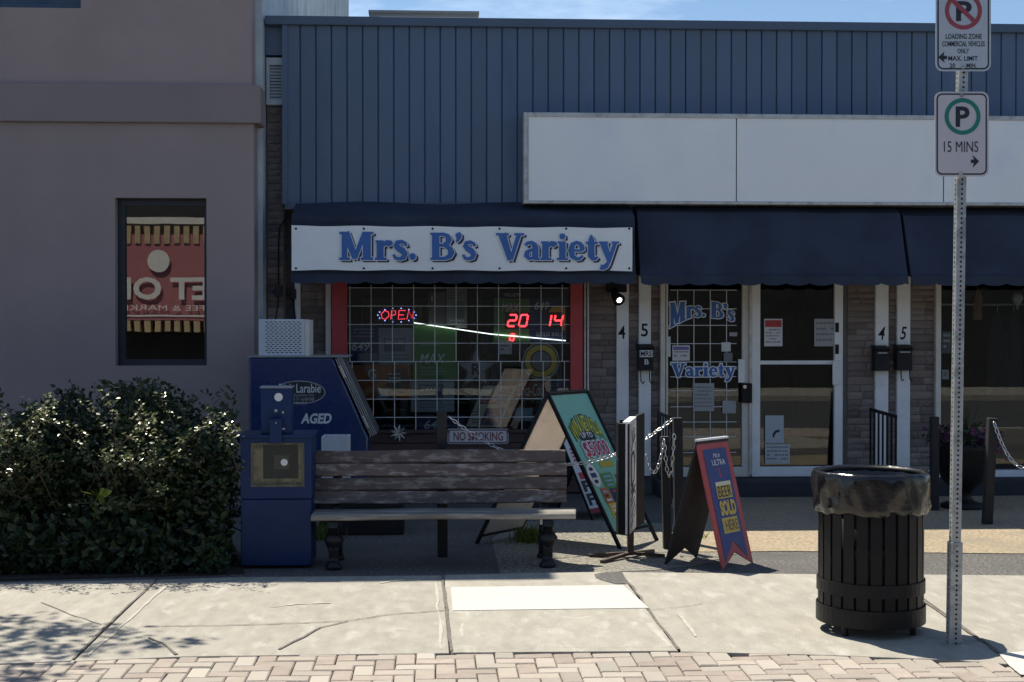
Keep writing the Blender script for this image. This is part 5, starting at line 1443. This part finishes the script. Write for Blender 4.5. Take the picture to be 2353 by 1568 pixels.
def plate(px0, px1, py0, py1, mat, nm):
    o = MB().prism(rrect(px0, px1, py0, py1, 16, YS_), (0, .003, 0)).build(nm, mat, sp)
    MB().prism(rrect(px0 + 4, px1 - 4, py0 + 4, py1 - 4, 13, YS_ - .0008), (0, .0004, 0)).build('border', INK, o)
    MB().prism(rrect(px0 + 7.5, px1 - 7.5, py0 + 7.5, py1 - 7.5, 10, YS_ - .0016), (0, .0004, 0)).build('field', mat, o)
    return o
s_low = plate(2148, 2272, 211, 406, pm('sign_face_pinkish', (.60, .56, .58), .45, var=.03), 'parking_sign')
s_up = plate(2150, 2277, -40, 164, pm('sign_face_white', (.50, .54, .58), .45, var=.03), 'no_parking_sign')
kk = YS_ / F_PX
y1_ = YS_ - .003
GRN = flat('traffic_green', (.01, .20, .15)); TRED = flat('traffic_red', (.36, .06, .08))
MB().disc(W(2212, 268, y1_), 41.5 * kk * 1.03, (0, -1, 0), 48, 32 * kk * 1.03).build('ring', GRN, s_low)
ptext('P', INK, s_low, 2196, 2228, 245, 292, y1_, bold=.03)
ptext('15 MINS', INK, s_low, 2169, 2248, 325, 350, y1_, bold=.0)
patch(s_low, INK, [(2231, 367), (2238, 367), (2234, 356), (2250, 371), (2235, 386), (2238, 375), (2231, 375)], y1_, 'arrow')
MB().disc(W(2214, 25, y1_), 44 * kk, (0, -1, 0), 48, 34 * kk).build('ring', TRED, s_up)
ptext('P', INK, s_up, 2197, 2233, 3, 49, y1_, bold=.03)
patch(s_up, TRED, [(2182, 1), (2189, -6), (2246, 49), (2239, 56)], y1_ - .001, 'slash')
ptext('LOADING ZONE', INK, s_up, 2173, 2256, 78, 90, y1_, bold=.015); ptext('COMMERCIAL VEHICLES', INK, s_up, 2165, 2263, 95, 107, y1_, bold=.015)
ptext('ONLY', INK, s_up, 2200, 2227, 112, 123, y1_, bold=.015); ptext('MAX. LIMIT', INK, s_up, 2179, 2247, 129, 140, y1_, bold=.015)
ptext('20', INK, s_up, 2182, 2195, 146, 156, y1_, bold=.015); ptext('MIN.', INK, s_up, 2221, 2244, 146, 156, y1_, bold=.015)
patch(s_up, INK, [(2156, 132), (2171, 118), (2168, 128), (2176, 129), (2176, 136), (2168, 137), (2172, 146)], y1_, 'arrow')
for o, px, py in ((s_low, 2208, 400), (s_low, 2210, 219), (s_up, 2213, 154)):
    MB().tube([W(px, py, YS_), W(px, py, YS_ - .008)], .011, 10).build('bolt', M['galv'], o)

# ================================================================== hedge: shrubs one by one
HX1 = X_(540, 10.2)
def shrub(c, rx, ry, h, seed, label, n=5200, sprigs=10, fy=-.2):
    rnd = random.Random(seed)
    t = thing('shrub', label, 'shrub', c, 'overgrown hedge in front of the taupe wall')
    lob = [(Vector((rnd.uniform(-.75, .75) * rx, rnd.uniform(-.6, .6) * ry, h * rnd.uniform(.3, .8))), rnd.uniform(.25, .48)) for _ in range(9)]
    pts = []
    while len(pts) < n:
        ctr, s_ = rnd.choice(lob)
        d = Vector((rnd.gauss(0, 1), rnd.gauss(0, 1), rnd.gauss(0, 1))).normalized() * rnd.uniform(.55, 1.05)
        p = ctr + Vector((d.x * rx * s_ * 1.2, d.y * ry * s_ * 1.3, d.z * h * s_ * .9))
        if p.z < .03 or p.z > h * 1.08 or abs(p.y) > ry * 1.15 or c.x + p.x > HX1 + (.14 if p.y > .16 else 0): continue
        pts.append(Vector(c) + p)
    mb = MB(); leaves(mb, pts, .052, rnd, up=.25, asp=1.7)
    tag(mb.build('foliage', M['leaf'], t), kind='stuff')
    # low leafy skirt
    mb = MB(); leaves(mb, [Vector((min(HX1 - .04 - rnd.random() * .1, c.x + rnd.uniform(-1, 1) * rx), c.y - ry * rnd.uniform(.2, 1.25), abs(rnd.gauss(0, .16)))) for _ in range(900)], .075, rnd, up=.5, asp=1.5)
    tag(mb.build('skirt', M['leaf'], t), kind='stuff')
    st = MB(); lv = MB()
    for k in range(sprigs):
        a = Vector(c) + Vector((rnd.uniform(-.8, .8) * rx, rnd.uniform(-.1, .4) * ry, rnd.uniform(.05, .3)))
        tip = Vector(c) + Vector((min(rnd.uniform(-1.05, 1.05) * rx, HX1 + .03 - c.x), fy + rnd.uniform(-.1, .12), h * rnd.uniform(.36, 1.04)))
        m1 = a.lerp(tip, .55) + Vector((rnd.uniform(-.06, .06), rnd.uniform(-.03, .03), .12))
        P = []
        for i in range(11):
            u = i / 10; P.append(a * (1 - u) ** 2 + m1 * 2 * u * (1 - u) + tip * u * u)
        st.tube(P, [.006 - .0045 * i / 10 for i in range(11)], 5)
        for i in range(4, 11):
            for _ in range(8):
                q = P[i] + Vector((rnd.gauss(0, .03), rnd.gauss(0, .02), rnd.gauss(.006, .022)))
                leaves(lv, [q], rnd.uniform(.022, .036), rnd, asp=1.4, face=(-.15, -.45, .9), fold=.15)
            if rnd.random() < .35:
                e = P[i] + Vector((rnd.uniform(-.12, .12), rnd.uniform(-.05, .03), rnd.uniform(.03, .12)))
                st.tube([P[i], e], [.0025, .001], 4)
                for _ in range(9): leaves(lv, [P[i].lerp(e, rnd.uniform(.2, 1)) + Vector((rnd.gauss(0, .012), rnd.gauss(0, .012), rnd.gauss(0, .012)))], .028, rnd, asp=1.4, face=(-.15, -.45, .9), fold=.15)
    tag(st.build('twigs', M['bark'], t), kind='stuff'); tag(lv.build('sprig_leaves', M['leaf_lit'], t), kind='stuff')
    return t
yh_ = 10.35
labs = [('dense dark shrub at the left edge of the hedge with many sunlit sprigs', -40, .62, 1.12, 16), ('dark shrub in the hedge under the left part of the taupe wall', 95, .55, 1.18, 14),
        ('dark shrub in the middle of the hedge with few lit leaves', 230, .55, 1.2, 9), ('dark shrub right of the hedge middle with arching lit twigs', 365, .55, 1.2, 15), ('dark bushy shrub at the right end of the hedge by the newspaper box', 485, .52, 1.18, 11), ('shrub beyond the left edge of the picture', -220, .6, 1.1, 8)]
for n_, (lab, px, rx, h, sg) in enumerate(labs):
    c = Vector((X_(px, yh_), yh_, .012)); shrub(c, rx, .45, h, 60 + n_, lab, sprigs=int(sg * .75), fy=-.62)
# pale new shoot and weeds
ws = thing('maple_shoot', 'bright lime green seedling shoot lit in front of the dark hedge', 'seedling', G(222, 1325))
st_b = Vector((X_(214, 9.98), 9.98, Z_(1138, 9.72, 225) * .62)); tipz = Z_(1138, 9.72, 225)
st = MB().tube([st_b, Vector((X_(216, 9.82), 9.82, tipz * .8)), Vector((X_(222, 9.72), 9.72, tipz))], [.004, .003, .0025], 6)
st.build('stem', M['leaf_lime'], ws)
for k, (dx, dz) in enumerate(((-.10, .03), (-.05, .05), (.0, .055), (.055, .05), (.11, .03), (.06, -.05))):
    p0 = Vector((X_(222, 9.72), 9.72, tipz)); d = Vector((dx, -.04, dz)); s_ = Vector((0, -.05, -.02)) + Vector((dz, 0, -dx)) * .35
    MB().add([p0, p0 + d * .55 + s_ * .5, p0 + d, p0 + d * .55 - s_ * .5], [(0, 1, 2), (0, 2, 3)]).build('leaflet', M['leaf_lime'], ws)
def weeds(base, n, h, label, seed):
    rnd = random.Random(seed)
    mb = MB()
    for _ in range(n):
        a = Vector(base) + Vector((rnd.gauss(0, .07), rnd.gauss(0, .06), 0)); t_ = a + Vector((rnd.gauss(0, .05), rnd.gauss(0, .05), h * rnd.uniform(.4, 1.1))); w = Vector((.004, .001, 0))
        m_ = a.lerp(t_, .55) + Vector((0, 0, .02))
        k = len(mb.v); mb.v += [a - w, a + w, m_ + w * .8, m_ - w * .8, t_]; mb.f += [(k, k + 1, k + 2, k + 3), (k + 3, k + 2, k + 4)]
    leaves(mb, [Vector(base) + Vector((rnd.gauss(0, .06), rnd.gauss(0, .06), abs(rnd.gauss(.03, .03)))) for _ in range(n // 2)], .035, rnd)
    tag(mb.build('weeds', M['leaf_lime'], loc=base), label, 'weeds', kind='stuff')
weeds(G(1222, 1246), 140, .15, 'sunlit weeds behind the right leg of the bench', 1)
weeds(G(735, 1240), 110, .16, 'weeds in the shade beside the newspaper box', 2)
weeds(G(1580, 1237), 50, .05, 'small tuft of weeds on the forecourt', 3)

# street tree just outside the frame on the left: throws the dappled shade on the pavement
tr = thing('street_tree', 'young street tree standing outside the left edge, shading the pavement', 'tree', (-6.3, 8.7, 0))
rt = random.Random(77)
trunk = MB().tube([(-6.3, 8.7, 0), (-6.25, 8.72, 1.6), (-6.1, 8.8, 3.2), (-5.9, 9.0, 5.2)], [.09, .075, .06, .03], 10)
trunk.build('trunk', M['bark'], tr, smooth=True)
lv = MB(); br = MB()
cents = []
for gx, gy, zc in ((-60, 1440, 5.0), (30, 1432, 5.1), (60, 1462, 5.2), (140, 1466, 5.0), (190, 1450, 5.4), (260, 1456, 5.2), (390, 1482, 5.1), (120, 1490, 4.8), (20, 1505, 5.0), (-60, 1490, 5.2), (80, 1535, 4.9), (-40, 1550, 5.3), (210, 1500, 5.0), (-120, 1520, 5.2), (60, 1568, 5.1), (-150, 1450, 5.4), (20, 1590, 5.0)):
    g_ = G(gx, gy); cents.append(g_ - SUN_DIR * (zc / -SUN_DIR.z))
for c in cents:
    br.tube([(-5.95, 8.95, 4.6), Vector((-5.95, 8.95, 4.6)).lerp(c, .5) + Vector((0, 0, .15)), c], [.02, .012, .005], 5)
    leaves(lv, [c + Vector((rt.gauss(0, .13), rt.gauss(0, .06), rt.gauss(0, .08))) for _ in range(38)], .10, rt, up=-.1, asp=1.5)
leaves(lv, [Vector((-6.4 + rt.gauss(0, .7), 8.9 + rt.gauss(0, .6), 6.0 + rt.gauss(0, .6))) for _ in range(1500)], .10, rt, asp=1.5)
br.build('limbs', M['bark'], tr); lv.build('crown', M['leaf'], tr)

# ================================================================== across the street (seen in the glass)
ob = thing('brown_brick_storefront', 'low storefront with a red sign across the street, reflected in glass', 'building', (-6, -9.5, 0))
obm = pm('tan_brick_far', (.30, .22, .15), .9, var=.2, scale=6)
MB().box(-30, 30, -16, -9.5, 0, 2.0).box(-30, 30, -16, -9.9, 2.0, 5.2).build('wall', pm('far_wall', (.03, .03, .033), .9, var=.2, scale=3), ob)
sgx = -6.0
yO = -8.6
def mir(px, py):                                # point across the street seen mirrored in the left window
    d = ray(px, py); yg = YB + .145; yv = 2 * yg - yO
    p = CAM + d * (yv / d.y); return Vector((p.x, yO, p.z))
a, b = mir(190, 735), mir(560, 545)
MB().box(a.x, b.x, yO - .25, yO - .05, a.z - .02, b.z + .05).build('sign_board', pm('far_sign_red', (.40, .15, .16), .5, var=.05), ob)
for py0, py1, nm in ((520, 560, 'upper_slat'), (738, 762, 'lower_slat')):
    z0, z1 = mir(370, py1).z, mir(370, py0).z
    xx = mir(150, 600).x
    while xx < mir(600, 600).x:
        MB().box(xx, xx + .14, yO - .3, yO - .02, z0, z1).build(nm, pm('far_tan_slats', (.44, .34, .20), .8, var=.15), ob); xx += .24
MB().box(mir(100, 600).x, mir(700, 600).x, yO - .5, yO - .06, mir(370, 515).z, mir(370, 500).z).build('gutter', M['beige'], ob)
fW = flat('far_white', (.70, .68, .64))
yT = yO - .045
lettering('ET OF', fW, ob, mir(478, 690), mir(268, 690), mir(478, 637), (0, .02, 0), bold=.03)
lettering('FEE & MARKE', fW, ob, mir(470, 715), mir(283, 715), mir(470, 702), (0, .02, 0))
MB().box(mir(200, 0).x, mir(560, 0).x, yO - .04, yO - .03, mir(370, 729).z, mir(370, 725).z).build('sign_line', fW, ob)
MB().disc(mir(365, 600) + Vector((0, .02, 0)), .28, (0, 1, 0), 18).build('cup_emblem', fW, ob)
